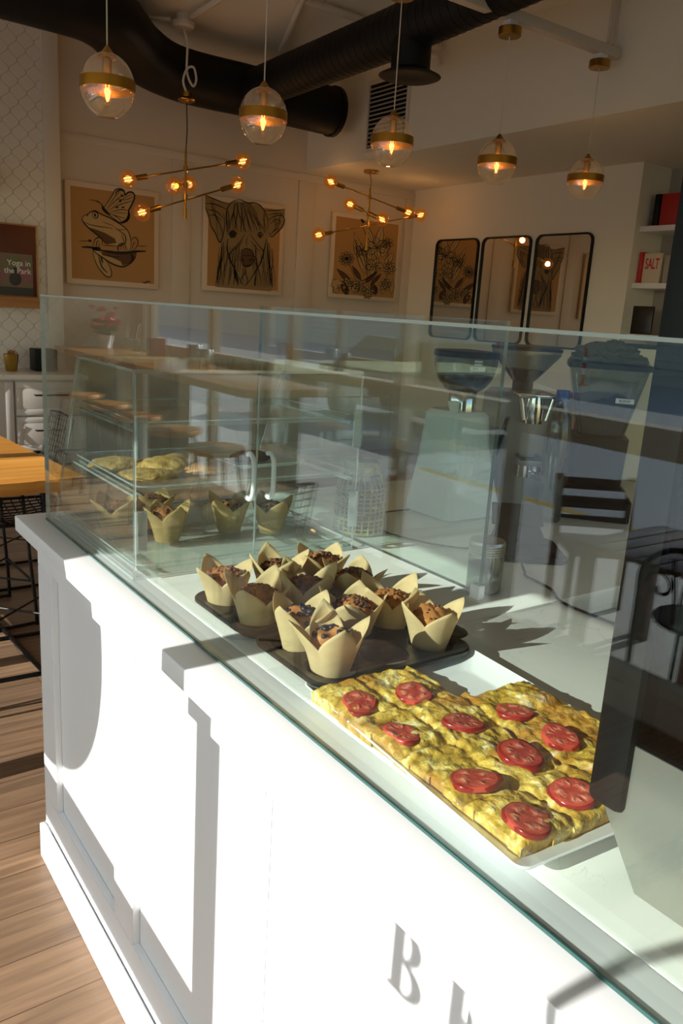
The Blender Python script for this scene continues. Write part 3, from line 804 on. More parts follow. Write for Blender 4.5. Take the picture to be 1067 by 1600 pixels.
b = MB(); b.box(.030, .43, .425, .433, .153, .69); b.build('end_glass', M['cooler_glass'], ck)
b = MB(); b.box(.012, .022, .33, .345, .153, .69); b.build('mullion', M['black'], ck)
for z in (.30, .47):
    b = MB(); b.box(.03, .43, -.45, .40, z, z + .008); b.build('shelf', M['hopper_plastic'], ck)
b = MB(); b.box(.44, .45, -.45, .42, .153, .69); b.build('back_panel', M['black'], ck)

# ================================================================== COFFEE GEAR ON THE FAR ARM
def grinder_bell(x, y, rz):
    t = thing('coffee_grinder', 'pale coffee grinder with a bowl-shaped labelled bean hopper', 'coffee grinder', (x, y, 1.0), rz)
    b = MB(); b.loft([rrect(.215, .20, .03, .004), rrect(.215, .20, .03, .02), rrect(.16, .17, .03, .16, 0, .01), rrect(.14, .15, .03, .285, 0, .015), rrect(.12, .13, .03, .298, 0, .015)])
    b.build('body', M['grinder_white'], t, 30)
    b = MB(); b.loft([rrect(.05, .012, .005, 0), rrect(.06, .012, .005, .04), rrect(.058, .012, .005, .11)])
    o = b.build('control_pad', M['black_gloss'], t, 30, (.085, -.07, .18), (math.radians(12), 0, math.radians(38)))
    b = MB(); b.lathe([(.04, .298), (.04, .35), (.036, .355)], 28, cap0=True, cap1=True); b.build('collar', M['chrome'], t)
    hp = MB(); hp.lathe([(.035, .350), (.055, .360), (.078, .388), (.088, .425), (.089, .455)], 36); h = hp.build('hopper', M['hopper_plastic'], t)
    MB().lathe([(.091, .448), (.092, .461), (.088, .465), (.02, .469), (.0, .469)], 36).build('lid', M['black'], h)
    MB().lathe([(.033, .352), (.053, .363), (.073, .388), (.077, .398), (.03, .404), (0, .405)], 32, cap0=True).build('coffee_beans', M['beans'], h)
    for zz, w_ in ((.437, .024), (.421, .044)):
        l = MB(); l.lathe([(.0905, zz - .006), (.0905, zz + .006)], 10, a0=-1.95 - w_ * 5.5, a1=-1.95 + w_ * 5.5); l.build('sticker', M['label'], h)
    text_mesh('sticker_text', 'DECAF', .008, M['ink'], h, (.0912 * math.cos(-1.95), .0912 * math.sin(-1.95), .437), (PI / 2, 0, -1.95 + PI / 2), .0002)
    text_mesh('sticker_text', '18.5', .010, M['ink'], h, (.0912 * math.cos(-2.05), .0912 * math.sin(-2.05), .421), (PI / 2, 0, -2.05 + PI / 2), .0002)
    b = MB()
    b.lathe([(.001, 0), (.02, .005), (.028, .03)], 10, (-.075, -.06, .30), a0=.6, a1=4.0)
    b.build('paper_scoop', M['label'], t)
grinder_bell(1.615, 1.665, 0)
def grinder_square(x, y, rz):
    t = thing('coffee_grinder', 'grey espresso grinder with a square funnel hopper and metal fork', 'coffee grinder', (x, y, 1.0), rz)
    b = MB(); b.loft([rrect(.20, .22, .02, .002), rrect(.20, .22, .02, .05), rrect(.19, .20, .02, .33), rrect(.16, .17, .02, .345)]); b.build('body', M['grinder_grey'], t, 30)
    b = MB(); b.lathe([(.032, .345), (.032, .375)], 24, cap0=True, cap1=True); b.build('collar', M['black_metal'], t)
    hp = MB(); hp.loft([rrect(.06, .06, .012, .375), rrect(.165, .155, .016, .45), rrect(.175, .165, .016, .458), rrect(.175, .165, .016, .472)], False, False); h = hp.build('hopper', M['hopper_plastic'], t, 25)
    hl = MB(); hl.loft([rrect(.180, .170, .016, .469), rrect(.180, .170, .016, .478), rrect(.15, .14, .016, .484)]); hl.build('lid', M['black'], h)
    hb = MB(); hb.loft([rrect(.056, .056, .012, .377), rrect(.10, .10, .012, .41)]); hb.build('coffee_beans', M['beans'], h)
    b = MB(); b.lathe([(.028, .26), (.03, .30), (.024, .345)], 24, (0, -.125, 0), True, True); b.tube([(-.05, -.14, .335), (-.035, -.14, .27)], .007); b.tube([(.05, -.14, .335), (.035, -.14, .27)], .007)
    b.box(-.06, .06, -.15, -.09, .335, .35, .006); b.build('dosing_chute', M['chrome'], t)
    b = MB(); b.cyl((.13, -.04), .034, .15, .33); b.build('side_cylinder', M['steel'], t)
    b = MB(); b.cyl((0, -.13), .04, .10, .135); b.tube([(0, -.13, .115), (.0, -.26, .115)], .012); b.build('filter_basket', M['chrome'], t)
    b = MB(); b.tube([(-.03, -.112, .16), (-.03, -.15, .155), (.03, -.15, .155), (.03, -.112, .16)], .006); b.build('fork', M['black_metal'], t)
grinder_square(1.935, 1.735, -.5)
def grinder_black(x, y, rz):
    t = thing('coffee_grinder', 'black grinder with a tall clear tapered hopper half full of dark beans', 'coffee grinder', (x, y, 1.0), rz)
    b = MB(); b.loft([rrect(.22, .22, .02, .002), rrect(.22, .22, .02, .06), rrect(.15, .16, .02, .10), rrect(.16, .17, .02, .24)]); b.build('body', M['black'], t, 30)
    hp = MB(); hp.loft([rrect(.13, .13, .015, .245), rrect(.215, .20, .02, .435), rrect(.215, .20, .02, .44)], False, False); h = hp.build('hopper', M['hopper_plastic'], t, 25)
    hl = MB(); hl.loft([rrect(.228, .214, .02, .437), rrect(.228, .214, .02, .452), rrect(.21, .19, .02, .456)]); hl.build('lid', M['black'], h)
    hb = MB(); hb.loft([rrect(.126, .126, .012, .247), rrect(.172, .164, .014, .345), rrect(.08, .08, .014, .365)]); hb.build('coffee_beans', M['beans'], h)
    l = MB(); l.box(.02, .07, -.0005, .0005, -.007, .007); s = l.build('sticker', M['label'], h, None, (0.005, -.0935, .352), (math.radians(-12), 0, 0))
    text_mesh('sticker_text', 'BLEND', .010, M['ink'], h, (.05, -.0945, .352), (math.radians(78), 0, 0), .0002)
grinder_black(2.02, 1.492, -.85)
# folded cloth on the black grinder's lid
b = MB(); bmesh.ops.create_icosphere(b.bm, subdivisions=5, radius=1.0)
for v in b.bm.verts:
    d = v.co.copy(); n = noise.fractal(d * 1.7 + Vector((4, 2, 9)), .7, 2.2, 5) * .45
    v.co = Vector((d.x * .10 * (1 + n * .6), d.y * .075 * (1 + n * .5), max(d.z, -.02) * .052 * (1 + n * 1.3)))
tag(b.build('cloth', M['cloth_olive'], None, 70, (2.02, 1.492, 1.4575), (0, 0, -.85)), 'crumpled olive cloth lying on the black grinder\'s lid', 'cloth')
bt = thing('water_bottle', 'clear plastic bottle with a blue cap between the grinders', 'bottle', (1.815, 1.475, 1.0))
MB().lathe([(.033, .002), (.036, .01), (.036, .25), (.03, .30), (.015, .335), (.014, .35)], 24, cap0=True).build('body', M['hopper_plastic'], bt)
MB().cyl((0, 0), .019, .345, .375).build('cap', M['blue'], bt)
b = MB(); b.box(-.024, .024, -.03, .03, 0.001, .335, .004)
bo = b.build('carton', M['dark_red'], None, 40, (2.19, 1.735, 1.0), (0, 0, -.7)); tag(bo, 'tall dark red carton behind the black grinder\'s hopper', 'carton')
cb = thing('cream_board', 'cream panel box standing behind the black grinder', 'box', (2.70, 1.72, 1.0), -.9)
MB().box(-.28, .28, -.03, .03, .001, .49, .004).build('panel', M['cream'], cb)
b = MB(); b.box(-.283, .283, -.033, .033, .485, .50, .003); b.build('top_edge', M['black'], cb)
# point of sale stand
ps = thing('payment_stand', 'black tablet stand with a rounded square base on the quartz worktop', 'payment stand', (1.497, 1.275, 1.0), math.radians(-37))
b = MB(); b.loft([rrect(.17, .19, .03, .001), rrect(.176, .196, .03, .006), rrect(.172, .192, .03, .014), rrect(.16, .18, .03, .017)]); b.build('base', M['black'], ps)
b = MB(); b.loft([[(-.075, .03, .016), (.06, .03, .016), (.06, .07, .016), (-.075, .07, .016)], [(-.06, .07, .055), (.045, .07, .055), (.045, .085, .055), (-.06, .085, .055)]]); b.build('neck', M['black'], ps)
b = MB(); b.box(-.07, .06, -.004, .004, -.03, .03, .003); b.build('tablet_cradle', M['black'], ps, 40, (-.005, .085, .075), (math.radians(-35), 0, 0))
# shaker jar
sj = thing('shaker_jar', 'small glass shaker with a steel screw lid beside the rear pane', 'shaker', (1.19, 1.112, 1.0))
MB().lathe([(.03, .002), (.036, .006), (.037, .078), (.034, .086)], 32, cap0=True).build('jar', M['hopper_plastic'], sj)
b = MB(); pr = []
for k in range(5): pr += [(.0365, .084 + k * .005), (.038, .0865 + k * .005)]
b.lathe(pr + [(.036, .112), (.0, .114)], 32, cap0=True); b.build('lid', M['steel'], sj)
MB().box(-.004, .012, -.012, -.006, .01, .085, .002).build('metal_insert', M['chrome'], sj)
# wicker jar
wj = thing('wicker_jar', 'glass jar wrapped in woven wicker beside the acrylic case', 'jar', (1.225, 1.60, 1.0))
prof = [(.05, .002), (.058, .012), (.060, .06), (.060, .12), (.054, .145), (.042, .160), (.040, .168), (.042, .185)]
MB().lathe(prof, 32, cap0=True).build('glass', M['hopper_plastic'], wj)
b = MB()
for k in range(11):
    z = .008 + k * .0115
    b.tube([((.0625 + .0012 * math.sin(8 * a + k * PI)) * math.cos(a), (.0625 + .0012 * math.sin(8 * a + k * PI)) * math.sin(a), z) for a in [2 * PI * i / 64 for i in range(64)]], .0016 if k % 3 else .0035, 6, closed=True)
for k in range(24):
    a = 2 * PI * k / 24; b.tube([(.0635 * math.cos(a), .0635 * math.sin(a), .004), (.0635 * math.cos(a + .05), .0635 * math.sin(a + .05), .12), (.05 * math.cos(a), .05 * math.sin(a), .152)], .0022, 5)
for k in range(8):
    b.tube([(.044 * math.cos(a), .044 * math.sin(a), .158 + k * .004) for a in [2 * PI * i / 32 for i in range(32)]], .0024, 6, closed=True)
b.build('weave', M['wicker'], wj)
def cable(name, pts, label, r=.003):
    tag(MB().tube(catmull(pts, 8), r, 8).build(name, M['black']), label, 'cable')
cable('power_cable', [(1.405, 1.20, 1.004), (1.37, 1.16, 1.004), (1.345, 1.13, 1.004), (1.33, 1.05, 1.004), (1.285, .98, 1.004), (1.283, .86, 1.004), (1.286, .76, 1.004)], 'black cable curving from the tablet stand across the worktop')
cable('grinder_cable', [(1.50, 1.72, 1.004), (1.40, 1.72, 1.004), (1.32, 1.66, 1.004), (1.28, 1.55, 1.004), (1.33, 1.40, 1.004), (1.42, 1.32, 1.004)], 'thin dark cable looping from the pale grinder over the worktop', .0025)

# ================================================================== PENDANTS
GP = 'glass globe pendants on the white strut'
def pendant(label, x, y, z, canopy_z, canopy=True):
    t = thing('pendant_lamp', label, 'pendant lamp', (x, y, z), 0, GP)
    R = .115
    pr = []
    for k in range(25):
        a = PI * (.045 + .80 * k / 24); r = R * math.sin(a) * (1.0 if a < PI / 2 else 1.0); pr.append((max(r, .018), R * 1.13 * math.cos(a)))
    pr += [(pr[-1][0] - .008, pr[-1][1] - .006), (0.001, pr[-1][1] - .008)]
    g = MB(); g.lathe(pr, 40); go = g.build('globe', M['globe_glass'], t)
    bd = MB(); bd.lathe([(R * .995, -.020), (R * 1.012, -.020), (R * 1.012, .024), (R * .995, .024), (R * .995, -.020)], 40); bd.build('band', M['gold_paint'], t)
    c = MB(); c.lathe([(.006, .155), (.010, .150), (.022, .133), (.040, .118), (.040, .108), (.02, .104)], 28, cap0=True, cap1=True); c.build('cap', M['brass'], t)
    s = MB(); s.lathe([(.020, .108), (.020, .055), (.017, .045)], 24, cap0=True, cap1=True); s.build('socket', M['brass'], t)
    bl = MB(); bl.lathe([(.012, .045), (.016, .02), (.020, -.02), (.017, -.05), (.006, -.064), (.001, -.066)], 20); bo = bl.build('bulb', M['bulb_glass'], t)
    fl = MB()
    for dx in (-.007, .007): fl.tube([(dx, 0, .015), (dx, 0, -.042)], .0017, 6)
    fl.build('filament', M['filament_soft'], bo)
    MB().tube([(0, 0, .15), (0, 0, canopy_z - z)], .0032, 8).build('cord', M['trim'], t)
    if canopy:
        k = MB(); k.lathe([(.001, -.045), (.062, -.045), (.066, -.041), (.066, 0.0), (.001, 0.0)], 36); co = k.build('canopy', M['brass'], t, 40, (0, 0, canopy_z - z))
        j = MB(); j.box(-.035, .035, -.03, .03, .001, .036, .003); j.build('mounting_box', M['white_paint'], co)
    ld = bpy.data.lights.new('pendant_light', 'POINT'); ld.energy = 0.9; ld.color = (1, .74, .5); ld.shadow_soft_size = .02
    lo = bpy.data.objects.new('pendant_light', ld); COL.objects.link(lo); lo.parent = t; lo.location = (0, 0, -.015)
for lb, x in (('globe pendant nearest the tiled wall, its cord running up out of view', 1.321), ('second globe pendant from the tiled wall, in front of the round duct end', 2.087),
              ('middle globe pendant in front of the wall vent', 2.883), ('globe pendant above the three mirrors', 3.684), ('globe pendant nearest the book shelves', 4.500)):
    pendant(lb, x, 3.7, 2.425 + (x - 1.32) * .018, 3.184)

# ================================================================== CHANDELIERS
def chandelier(label, x, y, ztop, zrod, zbot, arms, hang):
    t = thing('sputnik_chandelier', label, 'chandelier', (x, y, 0), 0, 'brass three-arm chandeliers')
    MB().tube([(0, 0, zbot), (0, 0, zrod)], .009, 10).build('rod', M['brass'], t)
    MB().cyl((0, 0), .014, zbot - .06, zbot + .02).build('finial', M['brass'], t)
    for e0, e1 in arms:
        e0 = Vector(e0) - Vector((x, y, 0)); e1 = Vector(e1) - Vector((x, y, 0)); d = (e0 - e1).normalized()
        hub = e1 + d * max(0, min((e0 - e1).length, (Vector((0, 0, e1.z)) - e1).dot(d)))
        am = MB(); am.tube([e0 - d * .13, e1 + d * .13], .0065, 10); am.cyl((0, 0), .018, hub.z - .02, hub.z + .02); ao = am.build('arm', M['brass'], t)
        for c, e in ((e0, d), (e1, -d)):
            sk = MB(); sk.tube([c - e * .155, c - e * .055], .02, 16); sk.build('socket', M['brass'], ao)
            bl = MB(); bl.ball(tuple(c), .067, 3); bo = bl.build('bulb', M['bulb_glass'], ao, 80)
            f = MB(); p = e.cross(Vector((0, 0, 1))).normalized()
            for q in (-.011, .011): f.tube([c - e * .03 + p * q + Vector((0, 0, q)), c + e * .03 + p * q + Vector((0, 0, q))], .0038, 6)
            f.build('filament', M['filament'], ao)
            ld = bpy.data.lights.new('bulb_light', 'POINT'); ld.energy = 0.5; ld.color = (1, .68, .45); ld.shadow_soft_size = .03
            lo = bpy.data.objects.new('bulb_light', ld); COL.objects.link(lo); lo.parent = t; lo.location = c
    hang(t)
def hang1(t):
    MB().tube([(0, 0, 2.69), (.008, 0, 2.85), (0, 0, 3.06)], .004, 6).build('cord', M['black'], t)
    MB().lathe([(.02, 3.04), (.062, 3.055), (.067, 3.063), (.03, 3.078), (.042, 3.08), (.042, 3.115), (.001, 3.117)], 28, cap0=True).build('canopy', M['brass'], t)
    MB().tube(catmull([(0, 0, 3.11), (-.03, 0, 3.19), (0, 0, 3.28), (.055, 0, 3.30), (.078, 0, 3.22), (.05, 0, 3.17), (0, 0, 3.26), (0, 0, 3.45), (-.02, .03, 3.56)], 6), .009, 8).build('supply_cable', M['trim'], t)
chandelier('brass chandelier hung below the black duct between the frog and cow drawings', 2.873, 6.3, 3.1, 2.70, 2.25,
           [((2.402, 6.3, 2.424), (3.375, 6.3, 2.694)), ((2.514, 6.3, 2.199), (3.334, 6.3, 2.507)), ((2.70, 6.12, 2.40), (2.985, 6.48, 2.48))], hang1)
def hang2(t):
    MB().lathe([(.001, 2.87), (.07, 2.875), (.075, 2.88), (.075, 2.899), (.001, 2.899)], 28).build('canopy', M['brass'], t)
    MB().tube([(0, 0, 2.72), (.01, 0, 2.80), (-.02, 0, 2.88)], .005, 6).build('stem', M['brass'], t)
chandelier('brass chandelier hung from the lowered ceiling before the flower drawing', 5.03, 6.75, 2.9, 2.74, 2.22,
           [((4.562, 6.75, 2.734), (5.535, 6.75, 2.571)), ((4.455, 6.75, 2.245), (5.70, 6.75, 2.565)), ((4.907, 6.9, 2.585), (5.088, 6.6, 2.446))], hang2)

# ================================================================== DUCTS, PIPES, VENT
du = thing('air_duct', 'large black round air duct running along the drawing wall', 'duct')
pts = catmull([(-1.5, 6.05, 3.47), (0.5, 6.05, 3.47), (1.7, 6.05, 3.47), (2.15, 6.12, 3.45), (2.55, 6.45, 3.36), (2.95, 6.6, 3.31), (3.6, 6.6, 3.305), (4.45, 6.6, 3.30)], 10)
b = MB(); b.tube(pts, .2, 36, rs=[.225 - .0 if i < 35 else max(.2, .225 - (i - 35) * .002) for i in range(len(pts))]); b.build('main_pipe', M['duct'], du)
b = MB(); b.tube([(4.42, 6.6, 3.30), (4.46, 6.6, 3.30)], .212, 36)
b.build('end_cap', M['duct'], du)
b = MB(); b.tube([(3.55, 6.55, 3.29), (3.55, 4.6, 3.32), (3.55, 2.0, 3.44)], .15, 32); bo = b.build('branch_pipe', M['duct'], du)
b = MB()
for k in range(60):
    y = 6.4 - k * .07; z = 3.29 + (6.55 - y) * .0155 if y > 4.6 else 3.32 + (4.6 - y) * .046
    b.tube([(3.55 + .152 * math.cos(a), y, z + .152 * math.sin(a)) for a in [2 * PI * i / 32 for i in range(32)]], .0012, 5, closed=True)
b.build('spiral_seam', M['duct'], bo)
b = MB(); b.lathe([(.125, 3.32), (.125, 3.07), (.14, 3.06), (.19, 3.035), (.20, 3.03), (.18, 3.022), (.1, 3.04), (.001, 3.04)], 36, (3.55, 4.42, 0)); b.build('diffuser', M['duct'], du)
tag(MB().tube(catmull([(2.3, 6.75, 3.62), (2.6, 6.5, 3.615), (2.77, 6.38, 3.615)], 4), .016, 8).build('conduit', M['trim']), 'white conduit between the black duct and the round ceiling box', 'conduit')
tag(MB().tube([(2.86, 6.2, 3.615), (2.85, 5.7, 3.615), (2.84, 4.2, 3.615)], .02, 8).build('conduit', M['trim']), 'white conduit from the round ceiling box towards the room front', 'conduit')
jb = MB(); jb.lathe([(.001, 3.56), (.07, 3.56), (.085, 3.575), (.085, 3.60), (.05, 3.605), (.05, CEIL)], 24, (2.85, 6.33, 0)); tag(jb.build('junction_box', M['trim']), 'white round ceiling box above the first chandelier', 'junction box')
tag(MB().tube([(3.1, 5.3, 3.62), (3.9, 5.35, 3.62), (4.62, 5.4, 3.62)], .028, 10).build('ceiling_pipe', M['trim']), 'white pipe crossing the ceiling behind the black branch duct', 'pipe')
tag(MB().tube([(3.05, 3.0, 3.61), (3.05, 4.8, 3.61), (3.75, 6.4, 3.61)], .022, 10).build('ceiling_pipe', M['trim']), 'white pipe running along the ceiling left of the branch duct', 'pipe')
tag(MB().tube(catmull([(4.3, 6.2, 3.56), (4.5, 5.6, 3.56), (4.58, 5.4, 3.56), (4.6, 5.35, 3.48)], 5), .02, 10).build('ceiling_pipe', M['trim']), 'short white pipe with a bent end beside the vent', 'pipe')
tag(MB().tube([(4.64, 3.72, 3.29), (4.64, 3.74, CEIL)], .009, 8).build('conduit', M['trim']), 'thin white conduit rising from the end of the strut', 'conduit')
vt = thing('wall_vent', 'tall black louvred vent with a white frame on the bulkhead', 'vent')
b = MB(); b.box(4.655, 4.66, 5.80, 6.33, 2.99, 3.51); b.build('backing', M['black'], vt)
b = MB()
for y0, y1, z0, z1 in [(5.77, 5.80, 2.96, 3.54), (6.33, 6.36, 2.96, 3.54), (5.8, 6.33, 2.96, 2.99), (5.8, 6.33, 3.51, 3.54)]: b.box(4.64, 4.66, y0, y1, z0, z1, .003)
b.build('frame', M['trim'], vt)
b = MB(); [b.box(4.640, 4.648, 5.80, 6.33, 3.0 + k * .036, 3.010 + k * .036) for k in range(14)]; b.build('louvre', M['dark_wall'], vt)

# ================================================================== DRAWINGS
def ribbon(b, pts, w, y, taper=True):
    P = catmull([(p[0], 0, p[1]) for p in pts], 4); n = len(P); bm = b.bm; L = []; R = []
    for i, p in enumerate(P):
        t = (P[min(i + 1, n - 1)] - P[max(i - 1, 0)])
        if t.length < 1e-9: t = Vector((1, 0, 0))
        t.normalize(); nn = Vector((-t.z, 0, t.x)); s = i / (n - 1)
        ww = w / 2 * (.35 + .65 * math.sin(PI * min(max(s, .04), .96)) if taper else 1)
        L.append(bm.verts.new((p.x + nn.x * ww, y, p.z + nn.z * ww))); R.append(bm.verts.new((p.x - nn.x * ww, y, p.z - nn.z * ww)))
    for i in range(n - 1):
        f = bm.faces.new((L[i], R[i], R[i + 1], L[i + 1])); f.material_index = b.mi
def canvas(name, label, x0, x1, z0, z1, border):
    t = thing(name, label, 'picture', ((x0 + x1) / 2, 7.335, (z0 + z1) / 2), 0, 'drawings on the back wall')
    w, h = x1 - x0, z1 - z0
    MB().box(-w / 2, w / 2, -.03, -.001, -h / 2, h / 2, .003).build('frame', M['canvas_edge'], t)
    bw = border
    MB().box(-w / 2 + bw, w / 2 - bw, -.032, -.03, -h / 2 + bw, h / 2 - bw).build('sheet', M['canvas'], t)
    return t
def mapper(tl, tr, bl, wdt, hgt):
    """zoomed sketch coordinates -> canvas metres about its centre"""
    ux, uy = tr[0] - tl[0], tr[1] - tl[1]; vx, vy = bl[0] - tl[0], bl[1] - tl[1]; det = ux * vy - uy * vx
    def f(p):
        dx, dy = p[0] - tl[0], p[1] - tl[1]
        u = (dx * vy - dy * vx) / det; v = (ux * dy - uy * dx) / det
        return ((u - .5) * wdt, (.5 - v) * hgt)
    return f
# --- frog with butterfly wings
fr = canvas('frog_drawing', 'ink drawing of a frog with butterfly wings on a branch, tan ground', 2.233, 3.075, 1.645, 2.49, .045)
mp = mapper((115, 65), (945, 160), (130, 970), .842, .845)
fills = MB(); ink = MB()
def fill(b, pts, m, y):
    b.mi = m; P = [mp(p) for p in pts]; b.poly([(p[0], y, p[1]) for p in catmull([(q[0], q[1], 0) for q in P + [P[0]]], 3)[:-1]] if False else [(p[0], y, p[1]) for p in P])
def st(b, pts, w=.009): b.mi = 0; ribbon(b, [mp(p) for p in pts], w, -.0345)
fill(fills, [(265, 385), (310, 358), (370, 335), (440, 370), (560, 430), (620, 470), (665, 520), (690, 630), (680, 690), (640, 640), (570, 650), (480, 630), (420, 575), (320, 490), (262, 430)], 1, -.0328)
fill(fills, [(350, 660), (400, 690), (740, 690), (730, 750), (690, 800), (630, 832), (560, 820), (490, 790), (510, 880), (515, 920), (470, 920), (430, 880), (390, 820), (360, 740)], 1, -.0328)
fill(fills, [(430, 320), (470, 270), (545, 145), (590, 135), (630, 160), (630, 190), (660, 165), (700, 165), (718, 200), (680, 300), (665, 330), (672, 370), (650, 420), (600, 440), (520, 390), (460, 350)], 1, -.0328)
fill(fills, [(300, 475), (370, 495), (450, 525), (545, 580), (560, 620), (480, 630), (430, 590), (360, 530)], 0, -.0334)
fill(fills, [(420, 700), (560, 700), (740, 700), (725, 770), (680, 810), (620, 830), (600, 790), (520, 750), (440, 730)], 0, -.0334)
fills.build('tone', [M['ink_soft'], M['art_pale']], fr, None)
for p, w in [
 ([(435, 320), (470, 270), (520, 190), (545, 145), (590, 135), (625, 155), (630, 190), (660, 165), (700, 165), (718, 200), (705, 250), (680, 300), (665, 330), (672, 370), (650, 420), (600, 440), (560, 420), (520, 390), (470, 350), (435, 320)], .014),
 ([(470, 320), (560, 230), (620, 190)], .007), ([(480, 330), (600, 270), (710, 240)], .007), ([(490, 345), (600, 320), (665, 330)], .007), ([(495, 350), (580, 400), (600, 440)], .007), ([(470, 310), (540, 210), (590, 150)], .006), ([(560, 230), (640, 230), (710, 200)], .006),
 ([(520, 300), (580, 250), (650, 200), (700, 180)], .005), ([(520, 350), (600, 350), (665, 355)], .005), ([(505, 360), (570, 380), (640, 400)], .006),
 ([(664, 335), (668, 372), (648, 415), (600, 436)], .026), ([(545, 190), (560, 160), (590, 145), (620, 160)], .012), ([(580, 245), (600, 240)], .022), ([(590, 190), (620, 200)], .016), ([(550, 300), (575, 300)], .015), ([(600, 300), (630, 298)], .014),
 ([(450, 310), (420, 270), (370, 245), (315, 235)], .007), ([(440, 300), (410, 260), (375, 235)], .005), ([(430, 290), (450, 325), (500, 370)], .028),
 ([(265, 385), (280, 375), (310, 360), (340, 340), (370, 333), (400, 350), (440, 370), (500, 395), (560, 430), (620, 470), (660, 510), (685, 570), (692, 630), (680, 690)], .011),
 ([(265, 385), (258, 410), (275, 440), (320, 490), (370, 530), (420, 575), (450, 610), (480, 632)], .012), ([(270, 430), (330, 455), (400, 470), (470, 480), (530, 490)], .007), ([(430, 430), (490, 450), (540, 470)], .005),
 ([(342, 370), (355, 345), (380, 345), (396, 370), (385, 395), (358, 396), (342, 370)], .009), ([(360, 372), (378, 370)], .03), ([(298, 377), (310, 372)], .012),
 ([(540, 480), (600, 520), (640, 560), (640, 620), (600, 640), (570, 660), (578, 700)], .010), ([(600, 540), (625, 600), (610, 640)], .007), ([(560, 500), (600, 500), (650, 500)], .006),
 ([(580, 690), (575, 645), (605, 625), (640, 640), (650, 692)], .009), ([(605, 690), (600, 650), (625, 650), (628, 690)], .006),
 ([(350, 650), (368, 590), (400, 570), (430, 580), (432, 640)], .009), ([(378, 660), (388, 610), (405, 600)], .008), ([(400, 660), (412, 620)], .006),
 ([(690, 600), (720, 570), (750, 590), (752, 640), (715, 692)], .009), ([(700, 692), (715, 625), (735, 620)], .007),
 ([(230, 600), (330, 600)], .006), ([(310, 592), (340, 602)], .02), ([(255, 652), (320, 655), (400, 668)], .018), ([(380, 680), (480, 695), (560, 708), (650, 710), (740, 700), (830, 700)], .026), ([(440, 640), (510, 643), (580, 650)], .007), ([(750, 650), (840, 652)], .006), ([(345, 670), (420, 668)], .03),
 ([(350, 660), (370, 700), (430, 745), (500, 795), (570, 828), (630, 838), (690, 805), (732, 755), (742, 690)], .013), ([(470, 720), (520, 745), (600, 745)], .008), ([(690, 720), (710, 760), (690, 810)], .022),
 ([(350, 670), (360, 740), (390, 820), (430, 880), (470, 922), (510, 927), (517, 880), (490, 810), (460, 765)], .009), ([(400, 730), (430, 830), (480, 890)], .012), ([(420, 740), (440, 800)], .016),
 ([(805, 985), (825, 997), (850, 985), (885, 992)], .012)]:
    st(ink, p, w)
ink.build('ink_lines', M['ink'], fr, None)
# --- shaggy cow
cw = canvas('cow_drawing', 'ink drawing of a shaggy long-haired cow face, tan ground', 3.522, 4.40, 1.668, 2.535, .045)
mp = mapper((125, 100), (910, 180), (95, 1030), .878, .867)
fills = MB(); ink = MB(); rnd = random.Random(11)
fill(fills, [(130, 105), (340, 185), (400, 150), (530, 160), (660, 190), (705, 228), (908, 215), (905, 330), (880, 410), (770, 505), (735, 500), (760, 640), (800, 1000), (770, 1060), (215, 1000), (230, 800), (290, 560), (260, 560), (180, 400), (130, 250)], 1, -.0328)
fill(fills, [(470, 640), (520, 620), (575, 640), (590, 690), (580, 760), (540, 790), (490, 785), (465, 730)], 0, -.0334)
fill(fills, [(350, 480), (385, 440), (425, 470), (410, 510), (365, 515)], 2, -.0336); fill(fills, [(630, 490), (655, 465), (680, 490), (660, 515)], 2, -.0336)
fills.build('tone', [M['ink_soft'], M['art_grey'], M['ink']], cw, None)
base = [
 ([(400, 150), (460, 140), (530, 165), (600, 165), (660, 190), (710, 260), (735, 340), (730, 430)], .012), ([(400, 150), (350, 200), (325, 290), (330, 400), (335, 480)], .012),
 ([(130, 110), (180, 130), (260, 160), (345, 185)], .010), ([(130, 190), (200, 190), (270, 210), (330, 240)], .010), ([(130, 220), (160, 300), (180, 400), (220, 470), (260, 560), (290, 500), (310, 380), (300, 280)], .012), ([(150, 250), (230, 260), (300, 330)], .01), ([(160, 300), (220, 300), (280, 350)], .008),
 ([(700, 230), (800, 232), (910, 215)], .010), ([(740, 330), (800, 290), (880, 280), (905, 330), (880, 400), (820, 460), (770, 500), (740, 440)], .012), ([(760, 365), (820, 320), (862, 340), (830, 395)], .009), ([(740, 280), (820, 260), (905, 265)], .008), ([(760, 480), (800, 430), (850, 410)], .009),
 ([(345, 480), (385, 445), (430, 475)], .016), ([(625, 480), (660, 455), (690, 490)], .014),
 ([(500, 480), (450, 560), (380, 640), (345, 700), (370, 760), (410, 840), (450, 930), (490, 992)], .012), ([(560, 480), (620, 560), (690, 650), (680, 720), (640, 800), (590, 880), (540, 960), (500, 1000)], .012),
 ([(480, 540), (440, 600), (400, 640)], .008), ([(530, 500), (520, 560), (525, 600)], .007), ([(560, 540), (610, 600), (650, 650)], .008), ([(590, 690), (620, 720), (610, 780)], .009),
 ([(465, 690), (470, 640), (520, 618), (572, 640), (592, 690), (580, 760), (540, 792), (490, 786), (465, 730), (465, 690)], .011), ([(465, 700), (500, 690), (560, 690), (588, 700)], .007), ([(470, 725), (495, 745)], .022), ([(545, 745), (578, 722)], .022), ([(480, 785), (520, 800), (575, 785)], .014),
 ([(340, 520), (330, 620), (350, 700), (380, 780)], .014), ([(722, 520), (700, 620), (672, 730), (640, 800)], .014)]
for p, w in base: st(ink, p, w)
